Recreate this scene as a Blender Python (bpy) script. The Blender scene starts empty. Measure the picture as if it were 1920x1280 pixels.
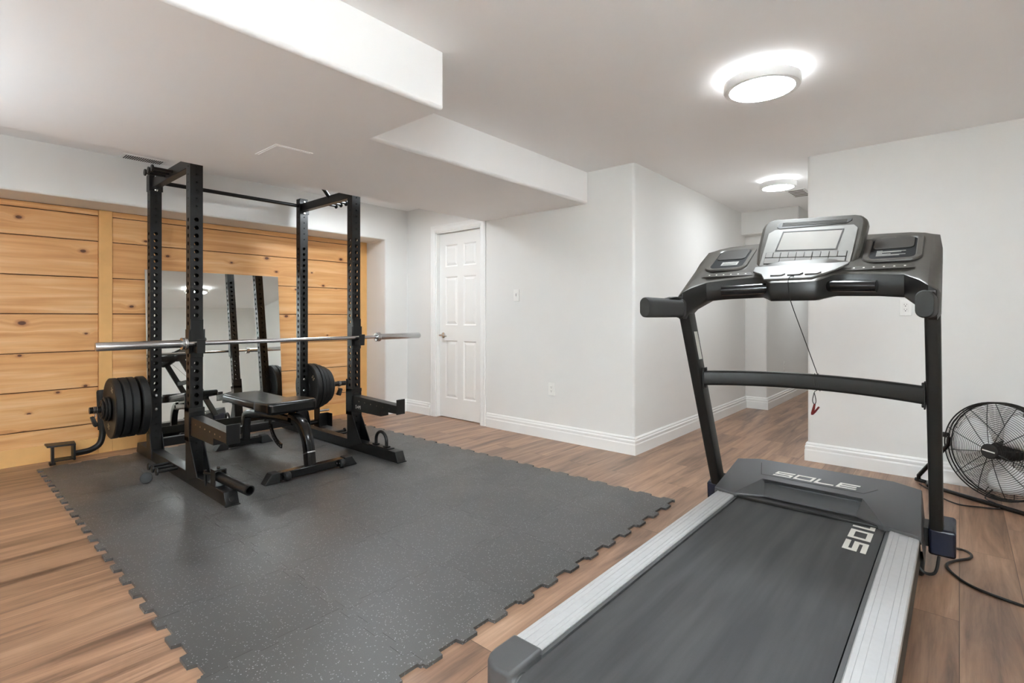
import bpy, bmesh, math, random
from mathutils import Vector, Matrix, Euler
R = math.radians
PI = math.pi
random.seed(7)
SC = bpy.context.scene
COL = SC.collection

# ------------------------------------------------------------------ camera, world, exposure
cam_d = bpy.data.cameras.new('camera')
cam = bpy.data.objects.new('camera', cam_d)
COL.objects.link(cam)
cam.location = (0, 0, 1.12)
cam.rotation_euler = (R(90), 0, R(41.0))
cam_d.sensor_width = 36.0
cam_d.lens = 965.0 / 1920.0 * 36.0
cam_d.shift_y = -(640 - 592) / 1920.0
cam_d.clip_start = 0.05
SC.camera = cam
w = bpy.data.worlds.new('world')
SC.world = w
w.use_nodes = True
w.node_tree.nodes['Background'].inputs[0].default_value = (1, 1, 1, 1)
w.node_tree.nodes['Background'].inputs[1].default_value = 0.0
SC.view_settings.view_transform = 'Standard'
SC.view_settings.look = 'None'
SC.view_settings.gamma = 1.0
SC.view_settings.use_curve_mapping = False
SC.view_settings.exposure = 2.27
SC.cycles.use_denoising = True
SC.cycles.blur_glossy = 0.2
SC.cycles.max_bounces = 12
SC.cycles.diffuse_bounces = 8
SC.cycles.glossy_bounces = 5
LAMP = 60.0       # radiance of the ceiling lamps' diffusers

# ------------------------------------------------------------------ materials
def lin(r, g, b):
    f = lambda c: (c / 255 / 12.92) if c / 255 <= 0.04045 else ((c / 255 + 0.055) / 1.055) ** 2.4
    return (f(r), f(g), f(b), 1)

class NT:
    def __init__(s, name):
        s.m = bpy.data.materials.new(name); s.m.use_nodes = True
        s.t = s.m.node_tree; s.b = s.t.nodes['Principled BSDF']
    def n(s, typ, **kw):
        nd = s.t.nodes.new(typ)
        for k, v in kw.items():
            if k in nd.inputs: nd.inputs[k].default_value = v
            else: setattr(nd, k, v)
        return nd
    def l(s, a, b): s.t.links.new(a, b)
    def math(s, op, a, b=None, c=None):
        nd = s.t.nodes.new('ShaderNodeMath'); nd.operation = op
        for i, v in enumerate((a, b, c)):
            if v is None: continue
            if isinstance(v, (int, float)): nd.inputs[i].default_value = v
            else: s.l(v, nd.inputs[i])
        return nd.outputs[0]
    def mix(s, fac, a, b):
        nd = s.t.nodes.new('ShaderNodeMix'); nd.data_type = 'RGBA'
        for i, v in ((0, fac), (6, a), (7, b)):
            if isinstance(v, (int, float, tuple)): nd.inputs[i].default_value = v
            else: s.l(v, nd.inputs[i])
        return nd.outputs[2]
    def ramp(s, fac, stops):
        nd = s.t.nodes.new('ShaderNodeValToRGB')
        while len(nd.color_ramp.elements) < len(stops): nd.color_ramp.elements.new(0.5)
        for e, (p, c) in zip(nd.color_ramp.elements, stops):
            e.position = p; e.color = c if isinstance(c, tuple) else (c, c, c, 1)
        s.l(fac, nd.inputs[0]); return nd.outputs[0]
    def bump(s, h, strength=0.3, dist=0.01):
        nd = s.n('ShaderNodeBump', Strength=strength, Distance=dist)
        s.l(h, nd.inputs['Height']); s.l(nd.outputs[0], s.b.inputs['Normal'])

def plain(name, col, rough=0.5, metal=0.0, spec=0.5, noise=0.0, nscale=60, bump=0.0, coat=0.0):
    k = NT(name)
    b = k.b
    b.inputs['Roughness'].default_value = rough
    b.inputs['Metallic'].default_value = metal
    b.inputs['Specular IOR Level'].default_value = spec
    b.inputs['Coat Weight'].default_value = coat
    tc = k.n('ShaderNodeTexCoord')
    nz = k.n('ShaderNodeTexNoise', Scale=nscale, Detail=3.0)
    k.l(tc.outputs['Object'], nz.inputs['Vector'])
    d = tuple(c * (1 - noise) for c in col[:3]) + (1,)
    u = tuple(min(1, c * (1 + noise)) for c in col[:3]) + (1,)
    k.l(k.ramp(nz.outputs[0], [(0.3, d), (0.7, u)]), b.inputs['Base Color'])
    if bump: k.bump(nz.outputs[0], bump, 0.002)
    return k.m

M = {}
M['wall'] = plain('wall_paint', lin(226, 225, 222), 0.75, noise=0.008, nscale=3, spec=0.25)
M['ceil'] = plain('ceiling_paint', lin(245, 244, 243), 0.85, noise=0.006, nscale=3, spec=0.2)
M['trim'] = plain('trim_paint', lin(236, 236, 234), 0.35, noise=0.006, nscale=6)
M['door'] = plain('door_paint', lin(233, 232, 229), 0.4, noise=0.006, nscale=6)
M['plastic_white'] = plain('white_plastic', lin(235, 234, 230), 0.3, noise=0.005)
M['slot'] = plain('dark_slot', lin(30, 28, 26), 0.6)
M['black_steel'] = plain('black_powder_coat', lin(15, 15, 15), 0.40, spec=0.45, noise=0.12, nscale=300, bump=0.05)
M['black_gloss'] = plain('black_gloss_paint', lin(15, 15, 16), 0.2, spec=0.5, noise=0.08, nscale=120)
M['steel'] = plain('chrome_steel', (0.60, 0.60, 0.60, 1), 0.24, metal=1.0, noise=0.04, nscale=90)
M['bolt'] = plain('zinc_bolt', (0.75, 0.75, 0.75, 1), 0.25, metal=1.0)
M['rubber'] = plain('black_rubber', lin(20, 20, 20), 0.55, noise=0.1, nscale=200, bump=0.05)
M['grip'] = plain('foam_grip', lin(36, 35, 33), 0.75, noise=0.08, nscale=250, bump=0.08)
M['mark'] = plain('pale_marking', lin(215, 212, 204), 0.5)
M['dimmark'] = plain('dim_label_print', lin(140, 138, 133), 0.5)
M['greymark'] = plain('grey_marking', lin(78, 77, 75), 0.5)
M['goldmark'] = plain('tan_marking', lin(176, 160, 128), 0.5)
M['vinyl'] = plain('black_vinyl', lin(20, 20, 20), 0.26, noise=0.15, nscale=90, bump=0.06)
M['hood'] = plain('hood_plastic', lin(76, 76, 77), 0.42, noise=0.05, nscale=500, bump=0.06)
M['alu'] = plain('aluminium_rail', lin(186, 186, 187), 0.42, metal=0.25, noise=0.03, nscale=40)
M['frame'] = plain('charcoal_frame', lin(25, 24, 22), 0.45, noise=0.08, nscale=250)
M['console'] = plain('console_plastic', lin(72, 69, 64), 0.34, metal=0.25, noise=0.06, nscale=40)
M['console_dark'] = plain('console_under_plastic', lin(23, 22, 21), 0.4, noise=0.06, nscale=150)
M['panel'] = plain('console_silver_panel', lin(124, 122, 118), 0.42, metal=0.2, noise=0.03, nscale=30)
M['button'] = plain('console_button', lin(122, 120, 116), 0.4)
M['screen'] = plain('screen_glass', lin(205, 204, 200), 0.16, metal=0.6, noise=0.05, nscale=5, coat=0.6)
M['tray'] = plain('tray_plastic', lin(42, 40, 37), 0.4)
M['pocket'] = plain('tray_pocket', lin(10, 10, 10), 0.7, spec=0.2)
M['sticker'] = plain('sticker_paper', lin(225, 223, 216), 0.5)
M['navy'] = plain('navy_black_plastic', lin(26, 30, 46), 0.25, noise=0.05)
M['red'] = plain('red_clip_plastic', lin(104, 16, 16), 0.3)
M['cord'] = plain('black_cord', lin(24, 23, 22), 0.45)
M['wire'] = plain('dark_wire', lin(40, 38, 36), 0.35, metal=0.5)
M['blade'] = plain('pale_fan_blade', lin(226, 226, 224), 0.35)
M['fixture'] = plain('brushed_fixture', lin(232, 231, 229), 0.45, metal=0.0)
M['groove'] = plain('dark_wood_gap', lin(70, 42, 22), 0.7)
M['batten'] = plain('pine_batten', lin(228, 178, 112), 0.45, noise=0.05, nscale=9)

def emit(name, col, st):
    k = NT(name)
    k.b.inputs['Base Color'].default_value = (0.9, 0.9, 0.9, 1)
    k.b.inputs['Emission Color'].default_value = col
    k.b.inputs['Emission Strength'].default_value = st
    return k.m
M['lamp'] = emit('lamp_diffuser', (0.87, 0.95, 1.0, 1), LAMP * 0.40)
M['lampring'] = emit('lamp_side_ring', (0.92, 0.965, 1.0, 1), LAMP * 0.17)
M['lamp_hall'] = emit('hall_lamp_diffuser', (0.90, 0.955, 1.0, 1), LAMP * 0.20)
M['lampring_hall'] = emit('hall_lamp_ring', (0.92, 0.965, 1.0, 1), LAMP * 0.05)

def mk_mirror():
    k = NT('mirror_silver')
    k.b.inputs['Base Color'].default_value = (0.83, 0.85, 0.82, 1)
    k.b.inputs['Metallic'].default_value = 1; k.b.inputs['Roughness'].default_value = 0.0
    return k.m
M['mirror'] = mk_mirror()
M['mirror_edge'] = plain('mirror_edge_glass', lin(190, 200, 195), 0.2)

def mk_floor():
    k = NT('laminate_floor')
    geo = k.n('ShaderNodeNewGeometry')
    sp = k.n('ShaderNodeSeparateXYZ'); k.l(geo.outputs['Position'], sp.inputs[0])
    cb = k.n('ShaderNodeCombineXYZ')
    k.l(sp.outputs['Y'], cb.inputs['X']); k.l(sp.outputs['X'], cb.inputs['Y'])
    br = k.n('ShaderNodeTexBrick', Scale=1.0)
    br.offset = 0.37; br.offset_frequency = 2; br.squash = 1
    for nm, v in (('Color1', (0, 0, 0, 1)), ('Color2', (1, 1, 1, 1)), ('Mortar', (0.5, 0.5, 0.5, 1)), ('Mortar Size', 0.0012), ('Mortar Smooth', 0.1), ('Bias', 0.0), ('Brick Width', 1.25), ('Row Height', 0.19)):
        br.inputs[nm].default_value = v
    k.l(cb.outputs[0], br.inputs['Vector'])
    off = k.n('ShaderNodeVectorMath'); off.operation = 'SCALE'
    k.l(br.outputs['Color'], off.inputs[0]); off.inputs['Scale'].default_value = 13.0
    ad = k.n('ShaderNodeVectorMath'); ad.operation = 'ADD'
    k.l(cb.outputs[0], ad.inputs[0]); k.l(off.outputs[0], ad.inputs[1])
    mp = k.n('ShaderNodeMapping'); mp.inputs['Scale'].default_value = (0.9, 9.0, 1)
    k.l(ad.outputs[0], mp.inputs['Vector'])
    n1 = k.n('ShaderNodeTexNoise', Scale=1.3, Detail=5.0, Roughness=0.6, Distortion=0.7)
    k.l(mp.outputs[0], n1.inputs['Vector'])
    mp2 = k.n('ShaderNodeMapping'); mp2.inputs['Scale'].default_value = (3.0, 90.0, 1)
    k.l(ad.outputs[0], mp2.inputs['Vector'])
    n2 = k.n('ShaderNodeTexNoise', Scale=1.0, Detail=4.0, Roughness=0.6)
    k.l(mp2.outputs[0], n2.inputs['Vector'])
    base = k.ramp(n1.outputs[0], [(0.30, lin(92, 68, 54)), (0.46, lin(146, 112, 89)), (0.60, lin(170, 134, 108)), (0.75, lin(186, 152, 126))])
    g = k.ramp(n2.outputs[0], [(0.3, 0.72), (0.55, 1.0)])
    mul = k.t.nodes.new('ShaderNodeMix'); mul.data_type = 'RGBA'; mul.blend_type = 'MULTIPLY'; mul.inputs[0].default_value = 0.7
    k.l(base, mul.inputs[6]); k.l(g, mul.inputs[7])
    tone = k.ramp(br.outputs['Color'], [(0.0, 0.82), (1.0, 1.06)])
    mul2 = k.t.nodes.new('ShaderNodeMix'); mul2.data_type = 'RGBA'; mul2.blend_type = 'MULTIPLY'; mul2.inputs[0].default_value = 1.0
    k.l(mul.outputs[2], mul2.inputs[6]); k.l(tone, mul2.inputs[7])
    fin = k.mix(br.outputs['Fac'], mul2.outputs[2], lin(74, 48, 34))
    k.l(fin, k.b.inputs['Base Color'])
    k.b.inputs['Roughness'].default_value = 0.34
    k.b.inputs['Specular IOR Level'].default_value = 0.6
    inv = k.math('SUBTRACT', 1.0, br.outputs['Fac'])
    k.bump(inv, 0.25, 0.002)
    return k.m
M['floor'] = mk_floor()

def mk_pine():
    k = NT('knotty_pine')
    geo = k.n('ShaderNodeNewGeometry')
    at = k.n('ShaderNodeAttribute'); at.attribute_name = 'bid'
    sp = k.n('ShaderNodeSeparateXYZ'); k.l(geo.outputs['Position'], sp.inputs[0])
    yy = k.math('ADD', sp.outputs['Y'], k.math('MULTIPLY', at.outputs['Fac'], 17.3))
    zz = k.math('ADD', sp.outputs['Z'], k.math('MULTIPLY', at.outputs['Fac'], 5.1))
    cb = k.n('ShaderNodeCombineXYZ'); k.l(yy, cb.inputs['X']); k.l(zz, cb.inputs['Y'])
    # knots
    mpk = k.n('ShaderNodeMapping'); mpk.inputs['Scale'].default_value = (3.1, 4.8, 1)
    k.l(cb.outputs[0], mpk.inputs['Vector'])
    vo = k.n('ShaderNodeTexVoronoi', Scale=1.0, Randomness=1.0); vo.voronoi_dimensions = '2D'
    nk = k.n('ShaderNodeTexNoise', Scale=22.0, Detail=2.0); k.l(cb.outputs[0], nk.inputs['Vector'])
    k.l(mpk.outputs[0], vo.inputs['Vector'])
    pk = k.n('ShaderNodeTexWhiteNoise'); k.l(vo.outputs['Position'], pk.inputs['Vector'])
    kd0 = k.math('ADD', vo.outputs['Distance'], k.math('MULTIPLY', k.math('SUBTRACT', nk.outputs[0], 0.5), 0.045))
    kd1 = k.math('MULTIPLY', kd0, k.math('ADD', 0.75, k.math('MULTIPLY', pk.outputs['Value'], 1.6)))
    kd = k.math('ADD', kd1, k.math('MULTIPLY', k.math('GREATER_THAN', pk.outputs['Value'], 0.62), 1.0))
    # grain bent round the knots
    bend = k.math('MULTIPLY', k.ramp(kd, [(0.0, 1.0), (0.30, 0.0)]), 0.03)
    cg = k.n('ShaderNodeCombineXYZ'); k.l(yy, cg.inputs['X']); k.l(k.math('ADD', zz, bend), cg.inputs['Y'])
    mp = k.n('ShaderNodeMapping'); mp.inputs['Scale'].default_value = (0.9, 14.0, 1)
    k.l(cg.outputs[0], mp.inputs['Vector'])
    n1 = k.n('ShaderNodeTexNoise', Scale=1.4, Detail=4.0, Distortion=0.5); k.l(mp.outputs[0], n1.inputs['Vector'])
    mp2 = k.n('ShaderNodeMapping'); mp2.inputs['Scale'].default_value = (2.0, 120.0, 1)
    k.l(cg.outputs[0], mp2.inputs['Vector'])
    n2 = k.n('ShaderNodeTexNoise', Scale=1.0, Detail=3.0); k.l(mp2.outputs[0], n2.inputs['Vector'])
    base = k.ramp(n1.outputs[0], [(0.25, lin(202, 142, 84)), (0.5, lin(224, 168, 108)), (0.75, lin(238, 195, 142))])
    g = k.ramp(n2.outputs[0], [(0.3, 0.92), (0.6, 1.0)])
    mul = k.t.nodes.new('ShaderNodeMix'); mul.data_type = 'RGBA'; mul.blend_type = 'MULTIPLY'; mul.inputs[0].default_value = 0.8
    k.l(base, mul.inputs[6]); k.l(g, mul.inputs[7])
    halo = k.ramp(kd, [(0.05, 1.0), (0.13, 0.0)])
    c1 = k.mix(k.math('MULTIPLY', halo, 0.55), mul.outputs[2], lin(150, 78, 34))
    core = k.ramp(kd, [(0.045, 1.0), (0.06, 0.0)])
    c2 = k.mix(k.math('MULTIPLY', core, 0.9), c1, lin(78, 40, 20))
    k.l(c2, k.b.inputs['Base Color'])
    k.b.inputs['Roughness'].default_value = 0.42
    return k.m
M['pine'] = mk_pine()

def mk_mat():
    k = NT('speckled_rubber_mat')
    geo = k.n('ShaderNodeNewGeometry')
    oi = k.n('ShaderNodeObjectInfo')
    vo = k.n('ShaderNodeTexVoronoi', Scale=150.0, Randomness=1.0)
    k.l(geo.outputs['Position'], vo.inputs['Vector'])
    pick = k.n('ShaderNodeTexWhiteNoise'); k.l(vo.outputs['Position'], pick.inputs['Vector'])
    size = k.math('MULTIPLY', k.math('GREATER_THAN', pick.outputs['Value'], 0.78), 0.31)
    nd = k.n('ShaderNodeTexNoise', Scale=600.0, Detail=1.0); k.l(geo.outputs['Position'], nd.inputs['Vector'])
    fleck = k.math('LESS_THAN', k.math('ADD', vo.outputs['Distance'], k.math('MULTIPLY', k.math('SUBTRACT', nd.outputs[0], 0.5), 0.55)), size)
    nz = k.n('ShaderNodeTexNoise', Scale=2.2, Detail=4.0, Roughness=0.6); k.l(geo.outputs['Position'], nz.inputs['Vector'])
    nf = k.n('ShaderNodeTexNoise', Scale=420.0, Detail=2.0); k.l(geo.outputs['Position'], nf.inputs['Vector'])
    base = k.ramp(nz.outputs[0], [(0.3, lin(70, 69, 68)), (0.7, lin(86, 85, 84))])
    tone = k.math('ADD', 0.94, k.math('MULTIPLY', oi.outputs['Random'], 0.12))
    fin0 = k.n('ShaderNodeVectorMath'); fin0.operation = 'SCALE'
    k.l(base, fin0.inputs[0]); k.l(k.math('MULTIPLY', tone, k.math('ADD', 0.7, k.math('MULTIPLY', nf.outputs[0], 0.6))), fin0.inputs['Scale'])
    c = k.mix(k.math('MULTIPLY', fleck, 0.5), fin0.outputs[0], lin(176, 177, 180))
    k.l(c, k.b.inputs['Base Color'])
    rr = k.ramp(nz.outputs[0], [(0.3, 0.30), (0.7, 0.52)])
    k.l(rr, k.b.inputs['Roughness'])
    k.b.inputs['Specular IOR Level'].default_value = 0.5
    k.bump(nf.outputs[0], 0.12, 0.002)
    return k.m
M['mat'] = mk_mat()

def mk_belt():
    k = NT('treadmill_belt')
    geo = k.n('ShaderNodeNewGeometry')
    nf = k.n('ShaderNodeTexNoise', Scale=700.0, Detail=2.0); k.l(geo.outputs['Position'], nf.inputs['Vector'])
    mp = k.n('ShaderNodeMapping'); mp.inputs['Scale'].default_value = (22.0, 1.6, 1)
    k.l(geo.outputs['Position'], mp.inputs['Vector'])
    ns = k.n('ShaderNodeTexNoise', Scale=1.0, Detail=4.0); k.l(mp.outputs[0], ns.inputs['Vector'])
    base = k.ramp(ns.outputs[0], [(0.35, lin(46, 46, 47)), (0.75, lin(66, 66, 66))])
    s = k.n('ShaderNodeVectorMath'); s.operation = 'SCALE'
    k.l(base, s.inputs[0]); k.l(k.math('ADD', 0.75, k.math('MULTIPLY', nf.outputs[0], 0.5)), s.inputs['Scale'])
    k.l(s.outputs[0], k.b.inputs['Base Color'])
    k.b.inputs['Roughness'].default_value = 0.62
    k.bump(nf.outputs[0], 0.1, 0.001)
    return k.m
M['belt'] = mk_belt()

# ------------------------------------------------------------------ mesh helpers
class MB:
    def __init__(s): s.b = bmesh.new(); s.bid = {}
    def add(s, verts, faces, bid=None):
        vs = [s.b.verts.new(v) for v in verts]
        out = []
        for f in faces:
            try: fc = s.b.faces.new([vs[i] for i in f]); out.append(fc)
            except ValueError: pass
        if bid is not None:
            for fc in out: s.bid[fc] = bid
        return vs
    def box(s, x0, x1, y0, y1, z0, z1, mtx=None, bid=None):
        v = [Vector((x, y, z)) for z in (z0, z1) for y in (y0, y1) for x in (x0, x1)]
        if mtx: v = [mtx @ p for p in v]
        s.add(v, [(0, 2, 3, 1), (4, 5, 7, 6), (0, 1, 5, 4), (2, 6, 7, 3), (0, 4, 6, 2), (1, 3, 7, 5)], bid)
        return s
    def prism(s, poly, axis, a0, a1, mtx=None):
        """poly: list of 2-D points; axis 'x': (y,z), 'y': (x,z), 'z': (x,y)"""
        def P(p, a):
            return {'x': Vector((a, p[0], p[1])), 'y': Vector((p[0], a, p[1])), 'z': Vector((p[0], p[1], a))}[axis]
        n = len(poly)
        v = [P(p, a0) for p in poly] + [P(p, a1) for p in poly]
        if mtx: v = [mtx @ p for p in v]
        f = [tuple(range(n)), tuple(range(2 * n - 1, n - 1, -1))] + [(i, i + n, (i + 1) % n + n, (i + 1) % n) for i in range(n)]
        s.add(v, f); return s
    def tube(s, pts, r, n=10, closed=False, caps=True, radii=None):
        pts = [Vector(p) for p in pts]; m = len(pts)
        rings = []; prev = None
        for i, p in enumerate(pts):
            if closed: t = (pts[(i + 1) % m] - pts[i - 1]).normalized()
            else: t = (pts[min(i + 1, m - 1)] - pts[max(i - 1, 0)]).normalized()
            if prev is None:
                a = Vector((0, 0, 1)) if abs(t.z) < 0.9 else Vector((1, 0, 0))
                u = t.cross(a).normalized()
            else:
                u = prev - t * prev.dot(t)
                u = u.normalized() if u.length > 1e-6 else t.orthogonal().normalized()
            prev = u; v = t.cross(u)
            rr = radii[i] if radii else r
            rings.append([s.b.verts.new(p + (u * math.cos(2 * PI * k / n) + v * math.sin(2 * PI * k / n)) * rr) for k in range(n)])
        for i in range(m if closed else m - 1):
            A = rings[i]; B = rings[(i + 1) % m]
            for k in range(n):
                s.b.faces.new((A[k], A[(k + 1) % n], B[(k + 1) % n], B[k]))
        if caps and not closed:
            s.b.faces.new(rings[0][::-1]); s.b.faces.new(rings[-1])
        return s
    def sweep(s, pts, prof, up=(0, 0, 1), caps=True):
        """sweep a closed 2-D profile (side, up) along a path"""
        pts = [Vector(p) for p in pts]; m = len(pts); n = len(prof); rings = []
        for i, p in enumerate(pts):
            t = (pts[min(i + 1, m - 1)] - pts[max(i - 1, 0)]).normalized()
            u = t.cross(Vector(up)).normalized(); v = u.cross(t)
            rings.append([s.b.verts.new(p + u * a + v * b) for a, b in prof])
        for i in range(m - 1):
            A, B = rings[i], rings[i + 1]
            for k in range(n):
                s.b.faces.new((A[k], A[(k + 1) % n], B[(k + 1) % n], B[k]))
        if caps:
            s.b.faces.new(rings[0][::-1]); s.b.faces.new(rings[-1])
        return s
    def lathe(s, prof, n=32, mtx=None, caps=True):
        """prof: (radius, height) along local z"""
        mtx = mtx or Matrix()
        rings = []
        for r, h in prof:
            if r < 1e-6: rings.append([s.b.verts.new(mtx @ Vector((0, 0, h)))])
            else: rings.append([s.b.verts.new(mtx @ Vector((r * math.cos(2 * PI * k / n), r * math.sin(2 * PI * k / n), h))) for k in range(n)])
        for A, B in zip(rings, rings[1:]):
            for k in range(n):
                a0, a1 = A[k % len(A)], A[(k + 1) % len(A)]
                b0, b1 = B[k % len(B)], B[(k + 1) % len(B)]
                q = [a0]
                for x in (a1, b1, b0):
                    if x not in q: q.append(x)
                if len(q) >= 3:
                    try: s.b.faces.new(q)
                    except ValueError: pass
        if caps:
            for rg, rev in ((rings[0], True), (rings[-1], False)):
                if len(rg) > 2:
                    try: s.b.faces.new(rg[::-1] if rev else rg)
                    except ValueError: pass
        return s
    def loft(s, rings, caps=True, closed=True):
        rr = [[s.b.verts.new(Vector(p)) for p in r] for r in rings]
        n = len(rr[0])
        for A, B in zip(rr, rr[1:]):
            for k in range(n if closed else n - 1):
                s.b.faces.new((A[k], A[(k + 1) % n], B[(k + 1) % n], B[k]))
        if caps:
            s.b.faces.new(rr[0][::-1]); s.b.faces.new(rr[-1])
        return s
    def build(s, name, mat, parent=None, bevel=0.0, seg=2, smooth=35, sub=0, loc=None, normals=True):
        if normals: bmesh.ops.recalc_face_normals(s.b, faces=s.b.faces)
        me = bpy.data.meshes.new(name)
        ids = None
        if s.bid:
            s.b.faces.ensure_lookup_table(); s.b.faces.index_update()
            ids = {f.index: v for f, v in s.bid.items() if f.is_valid}
        s.b.to_mesh(me); s.b.free()
        if ids is not None:
            at = me.attributes.new('bid', 'FLOAT', 'FACE')
            for i, v in ids.items(): at.data[i].value = v
        me.materials.append(mat)
        if smooth:
            me.polygons.foreach_set('use_smooth', [True] * len(me.polygons))
            me.set_sharp_from_angle(angle=R(smooth))
        o = bpy.data.objects.new(name, me); COL.objects.link(o)
        if parent: o.parent = parent
        if loc: o.location = loc
        if bevel:
            b = o.modifiers.new('bevel', 'BEVEL'); b.width = bevel; b.segments = seg; b.limit_method = 'ANGLE'; b.angle_limit = R(40)
            b.harden_normals = False
        if sub:
            b = o.modifiers.new('sub', 'SUBSURF'); b.levels = sub; b.render_levels = sub
        return o

def thing(name, label, cat, loc=(0, 0, 0), rz=0.0, group=None):
    o = bpy.data.objects.new(name, None); o.empty_display_size = 0.1
    COL.objects.link(o); o.location = loc; o.rotation_euler = (0, 0, rz)
    return tag(o, label, cat, group)
def tag(o, label, cat, group=None):
    o['label'] = label; o['category'] = cat
    if group: o['group'] = group
    return o
def struct(o): o['kind'] = 'structure'; return o
def lab(o, t): o['label'] = t; return o
def dup(root, **kw):
    r = root.copy(); COL.objects.link(r)
    for ch in root.children:
        c = ch.copy(); COL.objects.link(c); c.parent = r
        for g in ch.children:
            d = g.copy(); COL.objects.link(d); d.parent = c
    for k, v in kw.items(): setattr(r, k, v) if not k.startswith('_') else r.__setitem__(k[1:], v)
    return r
def arc(c, r, a0, a1, n, plane='xz'):
    out = []
    for i in range(n + 1):
        a = R(a0 + (a1 - a0) * i / n); u, v = r * math.cos(a), r * math.sin(a)
        out.append({'xz': (c[0] + u, c[1], c[2] + v), 'yz': (c[0], c[1] + u, c[2] + v), 'xy': (c[0] + u, c[1] + v, c[2])}[plane])
    return out
def spline(pts, n=8):
    pts = [Vector(p) for p in pts]; out = []
    for i in range(len(pts) - 1):
        p0 = pts[max(i - 1, 0)]; p1 = pts[i]; p2 = pts[i + 1]; p3 = pts[min(i + 2, len(pts) - 1)]
        for k in range(n):
            t = k / n
            out.append(0.5 * ((2 * p1) + (p2 - p0) * t + (2 * p0 - 5 * p1 + 4 * p2 - p3) * t * t + (3 * p1 - p0 - 3 * p2 + p3) * t ** 3))
    out.append(pts[-1]); return out
def rrect(w, h, r, n=5, cx=0, cy=0):
    out = []
    for sx, sy, a in ((1, 1, 0), (-1, 1, 90), (-1, -1, 180), (1, -1, 270)):
        for i in range(n + 1):
            t = R(a + 90 * i / n)
            out.append((cx + sx * (w / 2 - r) + r * math.cos(t), cy + sy * (h / 2 - r) + r * math.sin(t)))
    return out
def frame_m(o, u, v, w):
    """matrix whose columns are unit axes u,v,w at origin o"""
    u, v, w = Vector(u), Vector(v), Vector(w)
    return Matrix(((u.x, v.x, w.x, o[0]), (u.y, v.y, w.y, o[1]), (u.z, v.z, w.z, o[2]), (0, 0, 0, 1)))
def text_mesh(txt, size, mtx, mb, depth=0.0006):
    cu = bpy.data.curves.new('t', 'FONT'); cu.body = txt; cu.size = size; cu.extrude = depth; cu.align_x = 'CENTER'; cu.align_y = 'CENTER'
    cu.resolution_u = 2
    ob = bpy.data.objects.new('t', cu); COL.objects.link(ob)
    dg = bpy.context.evaluated_depsgraph_get(); me = bpy.data.meshes.new_from_object(ob.evaluated_get(dg))
    me.transform(mtx); mb.b.from_mesh(me)
    bpy.data.objects.remove(ob); bpy.data.curves.remove(cu); bpy.data.meshes.remove(me)

# ================================================================== STRUCTURE
CEIL = 2.355; YB = 3.773; XW = -4.92; XP = -5.30
m = MB(); m.box(-5.7, 1.3, -1.6, 10.0, -0.1, 0.0); struct(m.build('floor', M['floor']))
m = MB(); m.box(-5.7, 1.3, -1.6, 10.0, CEIL, CEIL + 0.1); struct(m.build('ceiling', M['ceil']))
# bulkhead over the gym, with its step
m = MB()
m.prism([(-3.69, -1.55), (-1.83, -1.55), (-1.83, 1.62), (-2.42, 1.62), (-2.42, YB + 0.02), (-3.69, YB + 0.02)], 'z', 2.085, CEIL + 0.02)
struct(m.build('ceiling_soffit', M['ceil'], bevel=0.018, seg=3))
# back wall with the door opening
DX0, DX1, DH = -4.41, -3.70, 2.05
m = MB()
m.box(-5.7, DX0, YB, YB + 0.14, 0, CEIL + 0.02)
m.box(DX0, DX1, YB, YB + 0.14, DH, CEIL + 0.02)
struct(m.build('wall_back', M['wall'], smooth=0))
m = MB(); m.box(DX1, -1.975, YB, 6.63, 0, CEIL + 0.02)
struct(m.build('wall_hall_left', M['wall'], bevel=0.022, seg=4))
m = MB(); m.box(-3.3, -1.735, 6.63, 9.8, 0, CEIL + 0.02)
struct(m.build('wall_hall_far', M['wall'], bevel=0.015, seg=3))
m = MB(); m.box(-1.99, -1.36, 6.46, 6.95, 2.085, CEIL + 0.02)
struct(m.build('hall_soffit', M['wall'], bevel=0.015, seg=3))
m = MB(); m.box(-0.89, 1.3, 4.523, 9.8, 0, CEIL + 0.02)
struct(m.build('wall_right', M['wall'], bevel=0.018, seg=4))
m = MB(); m.box(-3.3, 1.3, 9.7, 9.9, 0, CEIL + 0.02); struct(m.build('wall_hall_end', M['wall']))
m = MB(); m.box(1.05, 1.25, -1.6, 4.523, 0, CEIL + 0.02); struct(m.build('wall_east', M['wall']))
m = MB(); m.box(-5.7, 1.25, -1.5, -1.3, 0, CEIL + 0.02); struct(m.build('wall_front', M['wall']))
# left wall: header above the panelled alcove and its right return
m = MB()
prof = [(-1.4, CEIL + 0.02), (-1.4, 1.985), (3.47, 1.985), (3.47, 0.0), (YB + 0.02, 0.0), (YB + 0.02, CEIL + 0.02)]
m.prism(prof, 'x', XW, -5.62)
struct(m.build('wall_left', M['wall'], bevel=0.016, seg=3))
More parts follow.
